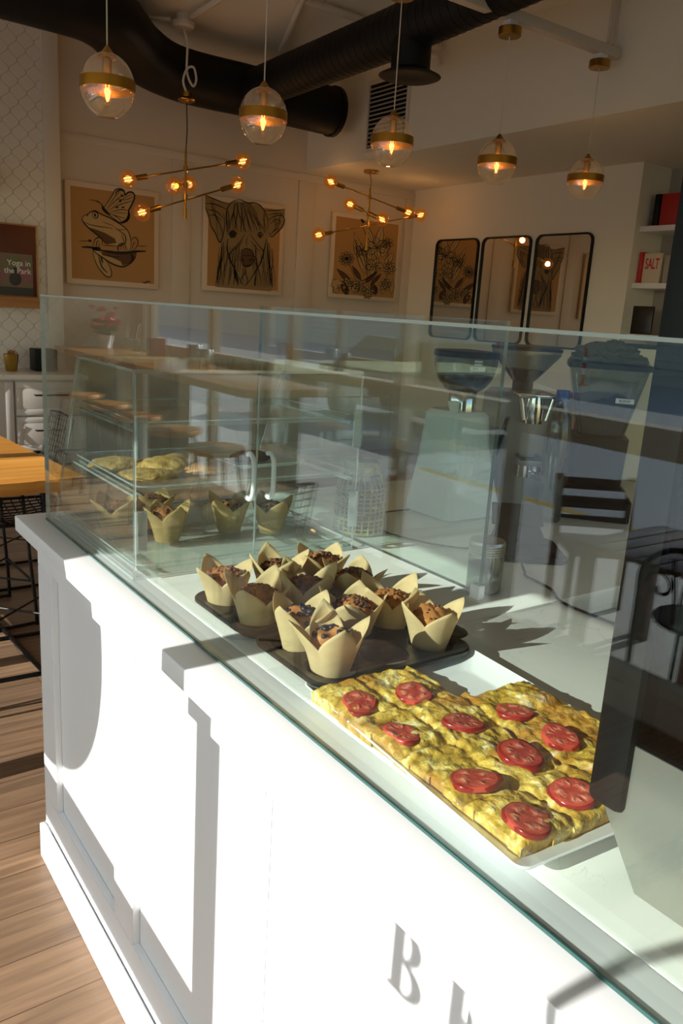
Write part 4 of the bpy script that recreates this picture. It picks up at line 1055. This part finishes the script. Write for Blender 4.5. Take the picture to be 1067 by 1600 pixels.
def hair(x0, y0, x1, y1, n, w, wob=12, sprd=30):
    for _ in range(n):
        a = rnd.random(); sx = rnd.uniform(-sprd, sprd); ex = rnd.uniform(-sprd, sprd)
        st(ink, [(x0 + sx, y0), (x0 + (x1 - x0) * .35 + sx + rnd.uniform(-wob, wob), y0 + (y1 - y0) * .35), (x0 + (x1 - x0) * .7 + ex + rnd.uniform(-wob, wob), y0 + (y1 - y0) * .7), (x1 + ex, y1)], w)
for k in range(13):
    x = 360 + k * 28; hair(470 + (x - 520) * .45, 170, x, 430 + 30 * math.cos((x - 520) / 90), 2, rnd.uniform(.004, .008), 14, 16)
for x in (250, 300, 350, 400): hair(x + 30, 600, x - 20, 985, 3, .006, 12, 22)
for x in (640, 690, 740, 790): hair(x - 20, 620, x + 15, 1015, 3, .006, 12, 22)
hair(440, 560, 420, 860, 4, .005, 10, 30); hair(600, 580, 600, 860, 4, .005, 10, 30); hair(510, 800, 500, 980, 5, .006, 8, 40)
hair(200, 150, 260, 500, 4, .005, 10, 40); hair(830, 240, 800, 450, 4, .005, 8, 40); hair(350, 250, 345, 460, 3, .006, 8, 15); hair(700, 260, 705, 460, 3, .006, 8, 15)
hair(285, 560, 240, 960, 3, .010, 12, 20); hair(740, 560, 770, 1000, 3, .010, 12, 15); hair(400, 820, 430, 985, 3, .012, 6, 12); hair(620, 830, 610, 1000, 3, .010, 6, 12)
ink.build('ink_lines', M['ink'], cw, None)
# --- flowers
fw = canvas('flower_drawing', 'ink drawing of mixed garden flowers, tan ground, nearest the mirrors', 4.99, 5.905, 1.69, 2.55, .04)
mp = mapper((195, 345), (715, 415), (160, 1000), .915, .86)
fills = MB(); ink = MB()
def petal(b0, tip, wd, fillm=1, vein=True, w=.008):
    bx, by = b0; tx, ty = tip; dx, dy = tx - bx, ty - by; L = math.hypot(dx, dy); nx, ny = -dy / L, dx / L
    l = [(bx + dx * s + nx * wd * math.sin(PI * s ** .85), by + dy * s + ny * wd * math.sin(PI * s ** .85)) for s in (0, .15, .3, .5, .7, .85, 1)]
    r = [(bx + dx * s - nx * wd * math.sin(PI * s ** .85), by + dy * s - ny * wd * math.sin(PI * s ** .85)) for s in (1, .85, .7, .5, .3, .15, 0)]
    fill(fills, l + r[1:-1], fillm, -.0328 - .00004 * len(fills.bm.faces) / 2)
    st(ink, l, w); st(ink, r, w)
    if vein: st(ink, [(bx, by), (bx + dx * .5 + nx * wd * .1, by + dy * .5), (bx + dx * .85, by + dy * .85)], w * .6)
def bloom(c, R, n, wd, a0=0.0, fm=1):
    for k in range(n):
        a = a0 + 2 * PI * k / n; petal(c, (c[0] + R * math.cos(a), c[1] + R * math.sin(a)), wd, fm)
for g in [((430, 830), (360, 560), 26), ((450, 800), (345, 500), 24), ((500, 600), (400, 400), 22), ((520, 640), (560, 440), 30), ((560, 700), (610, 540), 36), ((470, 740), (440, 560), 20), ((590, 760), (650, 660), 26), ((380, 700), (345, 560), 18)]: petal(*g)
bloom((520, 620), 95, 6, 26, .4); bloom((405, 640), 60, 5, 18, 1.0); bloom((290, 705), 62, 11, 13); bloom((620, 790), 60, 7, 20, .2); bloom((500, 770), 75, 6, 24, .9); bloom((605, 590), 50, 6, 15, .3)
for g in [((330, 900), (215, 780), 18, 0), ((430, 900), (520, 820), 16, 0), ((300, 990), (250, 880), 24, 0), ((520, 1000), (480, 900), 26, 0), ((560, 1000), (610, 850), 24), ((350, 985), (370, 860), 30), ((220, 980), (190, 850), 22), ((640, 1000), (650, 880), 18), ((400, 880), (330, 760), 16, 0), ((470, 920), (560, 830), 14, 0)]: petal(*g)
bloom((390, 930), 60, 7, 18, .6); bloom((300, 900), 55, 6, 20, .2); bloom((455, 985), 50, 7, 18, .4); bloom((590, 920), 55, 6, 20, .1); bloom((215, 900), 45, 6, 16, .8)
for p, w in [([(285, 700), (297, 708)], .035), ([(395, 400), (420, 428)], .03), ([(515, 615), (528, 625)], .02), ([(612, 785), (628, 795)], .02), ([(465, 980), (440, 760), (450, 600)], .008), ([(400, 980), (330, 800), (300, 720)], .007), ([(560, 980), (610, 800), (600, 600)], .007), ([(520, 900), (515, 760), (525, 640)], .007), ([(260, 880), (290, 930), (280, 990)], .02), ([(500, 930), (520, 960), (510, 1000)], .022), ([(400, 890), (470, 850), (540, 800)], .014)]: st(ink, p, w)
fills.build('tone', [M['ink_soft'], M['art_pale'], M['ink']], fw, None); ink.build('ink_lines', M['ink'], fw, None)

# ================================================================== MIRRORS
for (y0, y1), lb in zip(((6.25, 6.90), (5.548, 6.20), (4.83, 5.487)), ('black-framed mirror nearest the room corner', 'middle one of the three black-framed mirrors', 'black-framed mirror nearest the book shelves')):
    t = thing('wall_mirror', lb, 'mirror', (6.1, (y0 + y1) / 2, 1.85), 0, 'rounded black mirrors')
    w, h = y1 - y0, 1.025
    sw = lambda r: [(x, y, z) for (y, z, x) in r]
    b = MB(); ro = lambda ww, hh, r, x: [(x, p[0], p[1]) for p in rrect(ww, hh, r, 0)]
    b.loft([ro(w, h, .07, -.001), ro(w, h, .07, -.028), ro(w - .03, h - .03, .06, -.028), ro(w - .03, h - .03, .06, -.012)], False, False); b.build('frame', M['black'], t, 30)
    b = MB(); b.poly(ro(w - .028, h - .028, .06, -.012)); b.build('mirror_glass', M['mirror'], t, None)

# ================================================================== BOOK SHELVES IN THE RECESS
GB = 'things on the white recess shelves'
for z, lb in ((2.355, 'upper white shelf in the recess'), (1.895, 'middle white shelf in the recess'), (1.47, 'lowest white shelf in the recess')):
    b = MB(); b.box(6.17, 6.5, 2.9, 4.429, z, z + .02, .002); b.box(6.165, 6.18, 2.9, 4.429, z, z + .045, .002)
    tag(b.build('wall_shelf', M['white_paint']), lb, 'shelf', 'white recess shelves')
def book(x, y, z, d, h, w, m, lb, rz=0.0):
    t = thing('book', lb, 'book', (x, y, z), rz, GB)
    b = MB(); b.box(0, d, -w / 2, w / 2, 0, h, .002); b.build('cover', m, t)
    b = MB(); b.box(.006, d + .001, -w / 2 + .004, w / 2 - .004, .004, h + .0006); b.build('pages', M['label'], t)
    return t
book(6.22, 4.335, 2.376, .2, .28, .05, M['black'], 'thick black book on the upper recess shelf')
b = MB(); b.box(-.012, .012, -.10, .10, 0, .28, .002); tag(b.build('book', M['red'], None, 40, (6.24, 4.20, 2.376), (0, .0, 0)), 'red book facing out on the upper recess shelf', 'book', GB)
book(6.205, 4.405, 1.916, .18, .28, .028, M['red_letter'], 'narrow red and yellow book spine on the middle shelf')
t = thing('book', 'pale cover book with red lettering on the middle recess shelf', 'book', (6.235, 4.30, 1.916), 0, GB)
MB().box(-.012, .012, -.085, .085, 0, .27, .002).build('cover', M['canvas_edge'], t)
text_mesh('cover_title', 'SALT', .075, M['red_letter'], t, (-.0135, 0, .18), (PI / 2, 0, -PI / 2), .0005, 'CENTER', True).scale = (.8, 1.6, 1)
b = MB(); b.box(-.02, .02, -.07, .07, 0, .25, .002); tag(b.build('book', M['dark_wall'], None, 40, (6.26, 4.13, 1.916)), 'grey book beside the red-lettered one', 'book', GB)
t = thing('picture_stand', 'dark framed board leaning on the lowest recess shelf', 'frame', (6.23, 4.32, 1.491), 0, GB)
MB().box(-.01, .01, -.10, .10, 0, .26, .002).build('board', M['poster_dark'], t); MB().box(-.013, .011, .10, .108, 0, .26, .001).build('edge', M['trim'], t)

# ================================================================== LEFT SIDE: CABINETS, POSTER, POT
def cabinet(x0, x1, lb, drawers):
    t = thing('base_cabinet', lb, 'cabinet', (x0, 6.65, 0), 0, 'white base cabinets by the tiled wall'); w = x1 - x0
    MB().box(0, w, 0, .545, 0, .879).build('body', M['cabinet'], t)
    if drawers:
        for z0, z1 in ((.60, .86), (.31, .585), (.03, .295)):
            b = MB(); b.box(.006, w - .006, -.02, 0, z0, z1, .003); b.box(.006, w - .006, -.026, -.02, z0, z0 + .05, .002); b.box(.006, w - .006, -.026, -.02, z1 - .05, z1, .002); b.box(.006, .056, -.026, -.02, z0 + .05, z1 - .05, .002); b.box(w - .056, w - .006, -.026, -.02, z0 + .05, z1 - .05, .002)
            d = b.build('drawer', M['cabinet'], t); zz = (z0 + z1) / 2 + .03
            MB().tube([(w / 2 - .13, -.026, zz), (w / 2 - .13, -.05, zz), (w / 2 + .13, -.05, zz), (w / 2 + .13, -.026, zz)], .007, 8).build('handle', M['black_metal'], d)
    else:
        b = MB(); b.box(.006, w - .006, -.02, 0, .03, .86, .003); b.box(.006, .07, -.026, -.02, .03, .86, .002); b.box(w - .07, w - .006, -.026, -.02, .03, .86, .002)
        b.box(.07, w - .07, -.026, -.02, .80, .86, .002); b.box(.07, w - .07, -.026, -.02, .03, .09, .002); d = b.build('door', M['cabinet'], t)
        MB().tube([(.05, -.026, .6), (.05, -.05, .6), (.05, -.05, .75), (.05, -.026, .75)], .006, 8).build('handle', M['black_metal'], d)
cabinet(1.03, 1.60, 'white cabinet with a single door left of the drawers', False)
cabinet(1.605, 2.165, 'white drawer cabinet with black bar handles', True)
cabinet(.46, 1.025, 'white cabinet with a single door farther along the tiled wall', False)
b = MB(); b.box(.45, 2.18, 6.61, 7.199, .88, .92, .003); tag(b.build('cabinet_top', M['quartz']), 'white top running over the base cabinets', 'worktop')
gp = thing('utensil_pot', 'gold pot of wooden stirrers on the white cabinet top', 'pot', (1.655, 6.92, .92))
MB().lathe([(.042, .001), (.045, .004), (.058, .135), (.06, .137), (.055, .137), (.043, .01)], 28, cap0=True, cap1=True).build('pot', M['pot_gold'], gp)
b = MB(); rnd = random.Random(3)
for k in range(22):
    a = rnd.uniform(0, 6.28); r = rnd.uniform(.005, .04); b.box(-.004, .004, -.001, .001, .02, rnd.uniform(.15, .175), mtx=Matrix.Translation((r * math.cos(a), r * math.sin(a), 0)) @ Matrix.Rotation(rnd.uniform(-.22, .22), 4, 'X') @ Matrix.Rotation(a, 4, 'Z'))
o = b.build('stirrers', M['shelf_wood'], gp); o['kind'] = 'stuff'
b = MB(); b.box(1.84, 2.02, 6.90, 7.08, .9205, 1.10, .008); tag(b.build('napkin_dispenser', M['black']), 'black napkin dispenser at the cabinet top\'s right end', 'dispenser')
b = MB(); b.box(.7, 1.955, 7.06, 7.199, 1.42, 1.505, .004); tag(b.build('picture_ledge', M['shelf_wood']), 'honey wood ledge on the lantern-tiled wall', 'ledge')
ps_ = thing('event_poster', 'framed poster about yoga standing on the wooden ledge', 'poster', (1.655, 7.15, 1.506), 0)
PW, PH = .56, .56
MB().box(-PW / 2, PW / 2, -.008, .008, 0, PH, .002).build('sheet', M['poster_brown'], ps_)
b = MB()
for x0, x1, z0, z1 in ((-PW / 2 - .012, -PW / 2, 0, PH), (PW / 2, PW / 2 + .012, 0, PH), (-PW / 2 - .012, PW / 2 + .012, PH, PH + .012), (-PW / 2 - .012, PW / 2 + .012, -.0, .008)): b.box(x0, x1, -.012, .012, z0, z1, .002)
b.build('frame', M['shelf_wood'], ps_)
MB().box(-.02, .25, -.010, -.008, .01, .34, ).build('photo_panel', M['poster_photo'], ps_)
MB().box(-.02, .25, -.0112, -.010, .01, .075).build('banner', M['poster_dark'], ps_)
MB().box(-.27, -.03, -.0112, -.008, .01, .36).build('dark_panel', M['poster_dark'], ps_)
b = MB(); b.tube([(-.03, -.012, .02), (-.03, -.012, .37), (-.05, -.012, .40), (-.22, -.012, .40)], .006, 6); b.build('white_line', M['label'], ps_)
text_mesh('title', 'Yoga in\nthe Park', .062, M['label'], ps_, (.235, -.0112, .235), (PI / 2, 0, 0), .0006, 'RIGHT')
b = MB(); b.ball((.11, -.0105, .14), .05, 2, (1, .02, 1.1)); b.ball((.11, -.0105, .21), .022, 2, (1, .04, 1)); b.build('figure', M['poster_dark'], ps_)
sc = thing('wall_sconce', 'white wall lamp on the tiled wall above the poster', 'wall lamp', (1.60, 7.2, 2.3))
MB().lathe([(.045, .0), (.075, .17), (.070, .17), (.042, .005)], 24, (0, -.10, 0)).build('shade', M['trim'], sc); MB().tube([(0, 0, .1), (0, -.10, .19), (0, -.10, .15)], .008, 8).build('arm', M['black_metal'], sc); MB().cyl((0, -.10), .03, .16, .19).build('cap', M['black_metal'], sc)

# ================================================================== LEFT TABLE AND WIRE STOOLS
tb = thing('high_table', 'honey wood high table lit by sun at the counter end', 'table', (.56, 3.50, 0), math.radians(4))
b = MB(); rnd = random.Random(4)
L2, W2 = .34, .62
ed = [(L2, -W2)] + [(L2 - .004 * rnd.random(), -W2 + 2 * W2 * k / 12) for k in range(1, 12)] + [(L2, W2), (-L2, W2)] + [(-L2, -W2)] + [(-L2 + 2 * L2 * k / 20, -W2 - .008 * rnd.random()) for k in range(1, 20)]
b.prism([(p[0], p[1]) for p in ed], .855, .90); b.build('tabletop', M['table_wood'], tb, 20)
for sx in (-.27, .27):
    b = MB(); b.tube([(sx * .9, -.45, .855), (sx, -.5, .01), (sx, .5, .01), (sx * .9, .45, .855)], .012, 8); b.build('leg', M['black_metal'], tb)
def wire_stool(x, y, rz, label, proto=None):
    if proto is not None: return dup(proto, (x, y, 0), rz, label)
    t = thing('wire_stool', label, 'stool', (x, y, 0), rz, 'black wire stools at the high table')
    SZ = .66; b = MB(); n = 13
    zf = lambda u, v: SZ - .03 * (1 - u * u) * (1 - v * v) - .012 * (1 if v < -.8 else 0)
    for k in range(n):
        u = -1 + 2 * k / (n - 1)
        b.tube([(u * .22, v * .21, zf(u, v)) for v in [-1 + .2 * i for i in range(11)]], .0032, 5)
        b.tube([(v * .22, u * .21, zf(v, u) + .004) for v in [-1 + .2 * i for i in range(11)]], .0032, 5)
    b.tube([(.225, -.215, SZ), (.225, .215, SZ), (-.225, .215, SZ), (-.225, -.215, SZ)], .007, 6, closed=True)
    b.build('seat', M['black_metal'], t)
    b = MB()
    for k in range(11):
        u = -1 + .2 * k
        b.tube([(u * .20, .215 + .06 * s, SZ + .24 * s) for s in (0, .5, 1)], .003, 5)
    for k in range(9): b.tube([(-.20, .215 + .06 * k / 8, SZ + .24 * k / 8), (0, .235 + .06 * k / 8, SZ + .24 * k / 8), (.20, .215 + .06 * k / 8, SZ + .24 * k / 8)], .003, 5)
    b.tube(catmull([(-.205, .215, SZ), (-.205, .26, SZ + .2), (-.17, .275, SZ + .245), (.17, .275, SZ + .245), (.205, .26, SZ + .2), (.205, .215, SZ)], 4), .006, 6)
    b.build('backrest', M['black_metal'], t)
    for s in (-1, 1):
        b = MB(); b.tube(catmull([(s * .19, -.18, SZ - .01), (s * .20, -.205, .3), (s * .215, -.22, .03), (s * .215, -.20, .012), (s * .215, 0, .010), (s * .215, .20, .012), (s * .215, .22, .03), (s * .2, .205, .3), (s * .19, .18, SZ - .01)], 5), .0085, 8); b.build('leg', M['black_metal'], t)
    b = MB(); b.tube([(-.207, -.21, .22), (.207, -.21, .22)], .007, 8); b.tube([(-.207, .21, .22), (.207, .21, .22)], .007, 8); b.tube([(-.207, -.21, .22), (.207, .21, .22)], .005, 8); b.tube([(.207, -.21, .22), (-.207, .21, .22)], .005, 8); b.build('stretcher', M['black_metal'], t)
    for sx in (-.06, .06):
        pass
    return t
ws = wire_stool(.80, 3.42, math.radians(88), 'black wire stool tucked under the sunlit table\'s counter end')
wire_stool(.74, 3.96, math.radians(93), 'black wire stool behind the first one under the sunlit table', ws)
wire_stool(1.06, 4.50, math.radians(-90), 'black wire stool standing beyond the sunlit table', ws)
wire_stool(-.35, 2.75, math.radians(170), 'black wire stool at the window side of the sunlit table', ws)

# ================================================================== WINDOW BAR (seen mirrored in the glass)
wb = thing('window_bar', 'long wooden bar along the shop window', 'bar counter')
b = MB(); b.box(-1.62, -.95, 3.75, 7.15, 1.075, 1.12, .006); b.build('bar_top', M['bar_wood'], wb)
for y in (4.0, 5.5, 7.0):
    b = MB(); b.box(-1.45, -1.15, y - .03, y + .03, 0.001, 1.075, .004); b.build('leg', M['black_metal'], wb)
b = MB(); b.box(-1.4, -1.2, 3.9, 7.1, 1.03, 1.074, .003); b.build('rail', M['black_metal'], wb)
def bar_stool(x, y, label, proto=None):
    if proto is not None: return dup(proto, (x, y, 0), random.uniform(-.3, .3), label)
    t = thing('bar_stool', label, 'stool', (x, y, 0), 0, 'wooden bar stools along the window bar')
    MB().lathe([(.001, .71), (.15, .71), (.17, .72), (.175, .735), (.17, .75), (.001, .752)], 36).build('seat', M['stool_wood'], t)
    for sx, sy in ((1, 1), (-1, 1), (-1, -1), (1, -1)):
        MB().tube([(sx * .09, sy * .09, .712), (sx * .16, sy * .16, .001)], .012, 8).build('leg', M['black_metal'], t)
    MB().tube([(.135, .135, .25), (-.135, .135, .25), (-.135, -.135, .25), (.135, -.135, .25)], .009, 6, closed=True).build('footrest', M['black_metal'], t)
    return t
bs = bar_stool(-1.0, 4.15, 'wooden bar stool at the near end of the window bar')
for y, lb in ((4.85, 'second wooden bar stool along the window bar'), (5.5, 'third wooden bar stool along the window bar'), (6.15, 'fourth wooden bar stool along the window bar'), (6.8, 'wooden bar stool at the far end of the window bar')): bar_stool(-1.05, y, lb, bs)
def cup(x, y, label):
    t = thing('drinking_glass', label, 'glass', (x, y, 1.12), 0, 'glasses with straws on the window bar')
    MB().lathe([(.03, .001), (.038, .10), (.036, .10), (.028, .006)], 24, cap0=True, cap1=True).build('glass', M['canister'], t)
    MB().tube([(0.01, 0, .02), (-.02, 0, .16), (-.05, .02, .23)], .004, 6).build('straw', M['straw'], t)
cup(-1.48, 6.85, 'metal cup with a bent white straw at the window bar\'s far end'); cup(-1.48, 6.62, 'metal cup with a white straw nearer the red box')
b = MB(); b.box(-.06, .06, -.05, .05, .001, .14, .004); tag(b.build('napkin_box', M['dark_red'], None, 40, (-1.45, 6.1, 1.12)), 'red box on the window bar beside the cups', 'box')
for i, (y, lb) in enumerate(((5.35, 'steel canister on the window bar beside a smaller one'), (5.18, 'small steel canister on the window bar'))):
    b = MB(); b.lathe([(.05, .001), (.052, .005), (.052, .13 - i * .02), (.047, .14 - i * .02), (.001, .142 - i * .02)], 28, cap0=True); tag(b.build('canister', M['canister'], None, 40, (-1.42, y, 1.12)), lb, 'canister')
fp = thing('flower_pot', 'potted pink flowers on the window bar end', 'plant', (-1.35, 7.0, 1.12))
MB().lathe([(.05, .001), (.07, .11), (.06, .11), (.05, .02)], 24, cap0=True).build('pot', M['ceramic'], fp)
b = MB(); rnd = random.Random(8)
for _ in range(30): b.ball((rnd.uniform(-.1, .1), rnd.uniform(-.1, .1), rnd.uniform(.16, .34)), rnd.uniform(.018, .035), 1, (1, 1, .7), .3)
o = b.build('blossoms', M['pink'], fp); o['kind'] = 'stuff'
b = MB(); [b.ball((rnd.uniform(-.08, .08), rnd.uniform(-.08, .08), rnd.uniform(.10, .24)), .04, 1, (1, 1, .5), .3) for _ in range(20)]; o = b.build('foliage', M['leaf'], fp); o['kind'] = 'stuff'

# ================================================================== WINDOW LETTERING (its shadow falls on the counter)
def to_win(y, z): return (WX - .0445, y, z)
dc = thing('window_lettering', 'black lettering and ring stuck on the shop window pane', 'window sign', (WX - .0445, 0, 0))
TAN = math.tan(SUN_EL); DX = .54 - (WX - .0445)
def letter(kind, y0, z0, h):
    b = MB(); u = h / .09; x0, x1 = -.001, .001
    P = lambda q: (0, y0 - q[0] * u, z0 + q[1] * u)
    def bar(a0, a1, c0, c1): b.box(x0, x1, y0 - a1 * u, y0 - a0 * u, z0 + c0 * u, z0 + c1 * u)
    bar(.006, .026, 0, .09); bar(0, .035, 0, .007); bar(0, .030, .083, .09)
    def bowl(cz, rz, wd, x_off):
        o = []; i = []
        for k in range(17):
            t = PI / 2 - PI * k / 16
            o.append((x_off + wd * math.cos(t), cz + rz * math.sin(t))); i.append((x_off + (wd - .019) * math.cos(t), cz + (rz - .007) * math.sin(t)))
        pts = o + i[::-1]
        b.loft([[(xx, P(q)[1], P(q)[2]) for q in pts] for xx in (x0, x1)])
    bowl(.0675, .0225, .026, .028); bar(.02, .03, .083, .09); bar(.02, .03, .043, .0505)
    if kind == 'B': bowl(.0235, .0235, .031, .028); bar(.02, .03, 0, .007)
    else:
        b.loft([[(xx, P(q)[1], P(q)[2]) for q in ((.030, .047), (.044, .047), (.066, .004), (.066, 0), (.050, 0))] for xx in (x0, x1)])
    b.build('letter', M['ink'], dc, None)
letter('B', .608, .766 + DX * TAN, .098)
letter('R', .508, .766 + DX * TAN, .098)
b = MB(); rc = (.225, 1.90); n = 64
b.loft([[(xx, rc[0] + r * math.cos(2 * PI * k / n), rc[1] + r * math.sin(2 * PI * k / n)) for k in range(n)] for xx, r in ((-.0012, .112), (.0012, .112), (.0012, .098), (-.0012, .098), (-.0012, .112))], False, False)
b.build('ring', M['ink'], dc)
# round sign hung outside: its shadow rounds off the light on the panel
rs = thing('hanging_sign', 'round blank sign hung outside over the sidewalk', 'sign', (-2.7, 2.07, .779 + (.54 + 2.7) * TAN))
b = MB(); b.loft([[(xx, .45 * math.cos(2 * PI * k / 64), .45 * math.sin(2 * PI * k / 64)) for k in range(64)] for xx in (-.02, .02)]); b.build('disc', M['dark_wall'], rs)
MB().tube([(0, 0, .45), (0, 0, .70)], .012, 8).build('hanger', M['black_metal'], rs)

# ================================================================== SIDEWALK FURNITURE AND STREET (seen mirrored in the glass)
GZ = -.1
pt = thing('slatted_table', 'dark slatted wooden bistro table on the sidewalk', 'table', (-2.42, 2.06, GZ))
for k in range(6): MB().box(-.36, .36, -.335 + k * .112, -.335 + k * .112 + .10, .615, .64, .003).build('slat', M['slat_wood'], pt)
for sx, sy in ((1, 1), (-1, 1), (-1, -1), (1, -1)): MB().box(sx * .28 - .03, sx * .28 + .03, sy * .3 - .03, sy * .3 + .03, 0.001, .615, .003).build('leg', M['slat_wood'], pt)
ch = thing('slatted_chair', 'slatted wooden chair behind the bistro table on the sidewalk', 'chair', (-2.70, 2.70, GZ), math.radians(38))
MB().box(-.22, .22, -.21, .21, .43, .455, .004).build('seat', M['slat_wood'], ch)
for s in (-1, 1):
    MB().tube([(s * .21, .20, .001), (s * .21, .20, .45), (s * .21, .27, .80)], .026, 8).build('back_post', M['slat_wood'], ch); MB().tube([(s * .2, -.19, .001), (s * .2, -.19, .43)], .022, 8).build('leg', M['slat_wood'], ch)
for z in (.53, .64, .75): MB().box(-.19, .19, .20 + (z - .45) * .17, .222 + (z - .45) * .17, z - .035, z + .035, .003).build('back_slat', M['slat_wood'], ch)
ic = thing('iron_chair', 'black scrolled iron chair close to the shop window outside', 'chair', (-2.08, 1.70, GZ), math.radians(-90))
b = MB(); b.lathe([(.001, .44), (.2, .44), (.205, .45), (.2, .46), (.001, .46)], 28); b.build('seat', M['black_metal'], ic)
b = MB(); b.tube(catmull([(-.2, .18, .02), (-.2, .19, .5), (-.17, .22, .70), (0, .24, .80), (.17, .22, .70), (.2, .19, .5), (.2, .18, .02)], 8), .013, 8); b.build('back_frame', M['black_metal'], ic)
b = MB()
for s in (-1, 1):
    b.tube([(s * (.085 + (.075 - .0042 * k) * math.cos(k * .42)), .22, .62 + (.075 - .0042 * k) * math.sin(k * .42)) for k in range(16)], .008, 6); b.tube([(s * .01, .21, .48), (s * .015, .22, .60), (s * .04, .23, .76)], .008, 6)
b.build('scroll', M['black_metal'], ic)
for s in (-1, 1): MB().tube([(s * .16, -.12, .44), (s * .2, -.18, .001)], .011, 8).build('leg', M['black_metal'], ic)
cr = thing('parked_car', 'dark car parked across the road outside', 'car', (-8.0, 10.2, -.25), 0)
b = MB(); prof = [(-2.1, .28), (-2.15, .6), (-2.0, .82), (-1.2, .95), (1.3, .97), (2.05, .86), (2.15, .55), (2.1, .28)]
b.loft([[(x, y, z) for y, z in prof] for x in (-.86, -.8, .8, .86)][0:4]); b.build('body', M['car_paint'], cr, 30)
b = MB(); b.loft([[(x * s, y, z) for y, z in ((-1.35, .93), (-.6, 1.42), (.75, 1.45), (1.6, .95))] for x, s in ((-.8, 1), (.8, 1))]); b.build('cabin', M['black_gloss'], cr, 30)
for sy in (-1.3, 1.35):
    for sx in (-.82, .82): b = MB(); b.tube([(sx - .09, sy, .33), (sx + .09, sy, .33)], .33, 24); b.build('wheel', M['rubber'], cr)
for y, x, lb in ((18.9, -18.6, 'red and white striped post on the road nearest the car'), (16.4, -19.9, 'red and white striped post on the road beyond the table'), (26.0, -9.2, 'red and white striped post far along the road')):
    t = thing('traffic_post', lb, 'post', (x, y, -.25), 0, 'striped traffic posts')
    MB().lathe([(.2, .001), (.2, .05), (.06, .06), (.05, 1.15), (.001, 1.16)], 20, cap0=True).build('pole', M['red_letter'], t)
    for z in (.35, .72): MB().lathe([(.062, z), (.062, z + .18)], 20).build('white_band', M['label'], t)
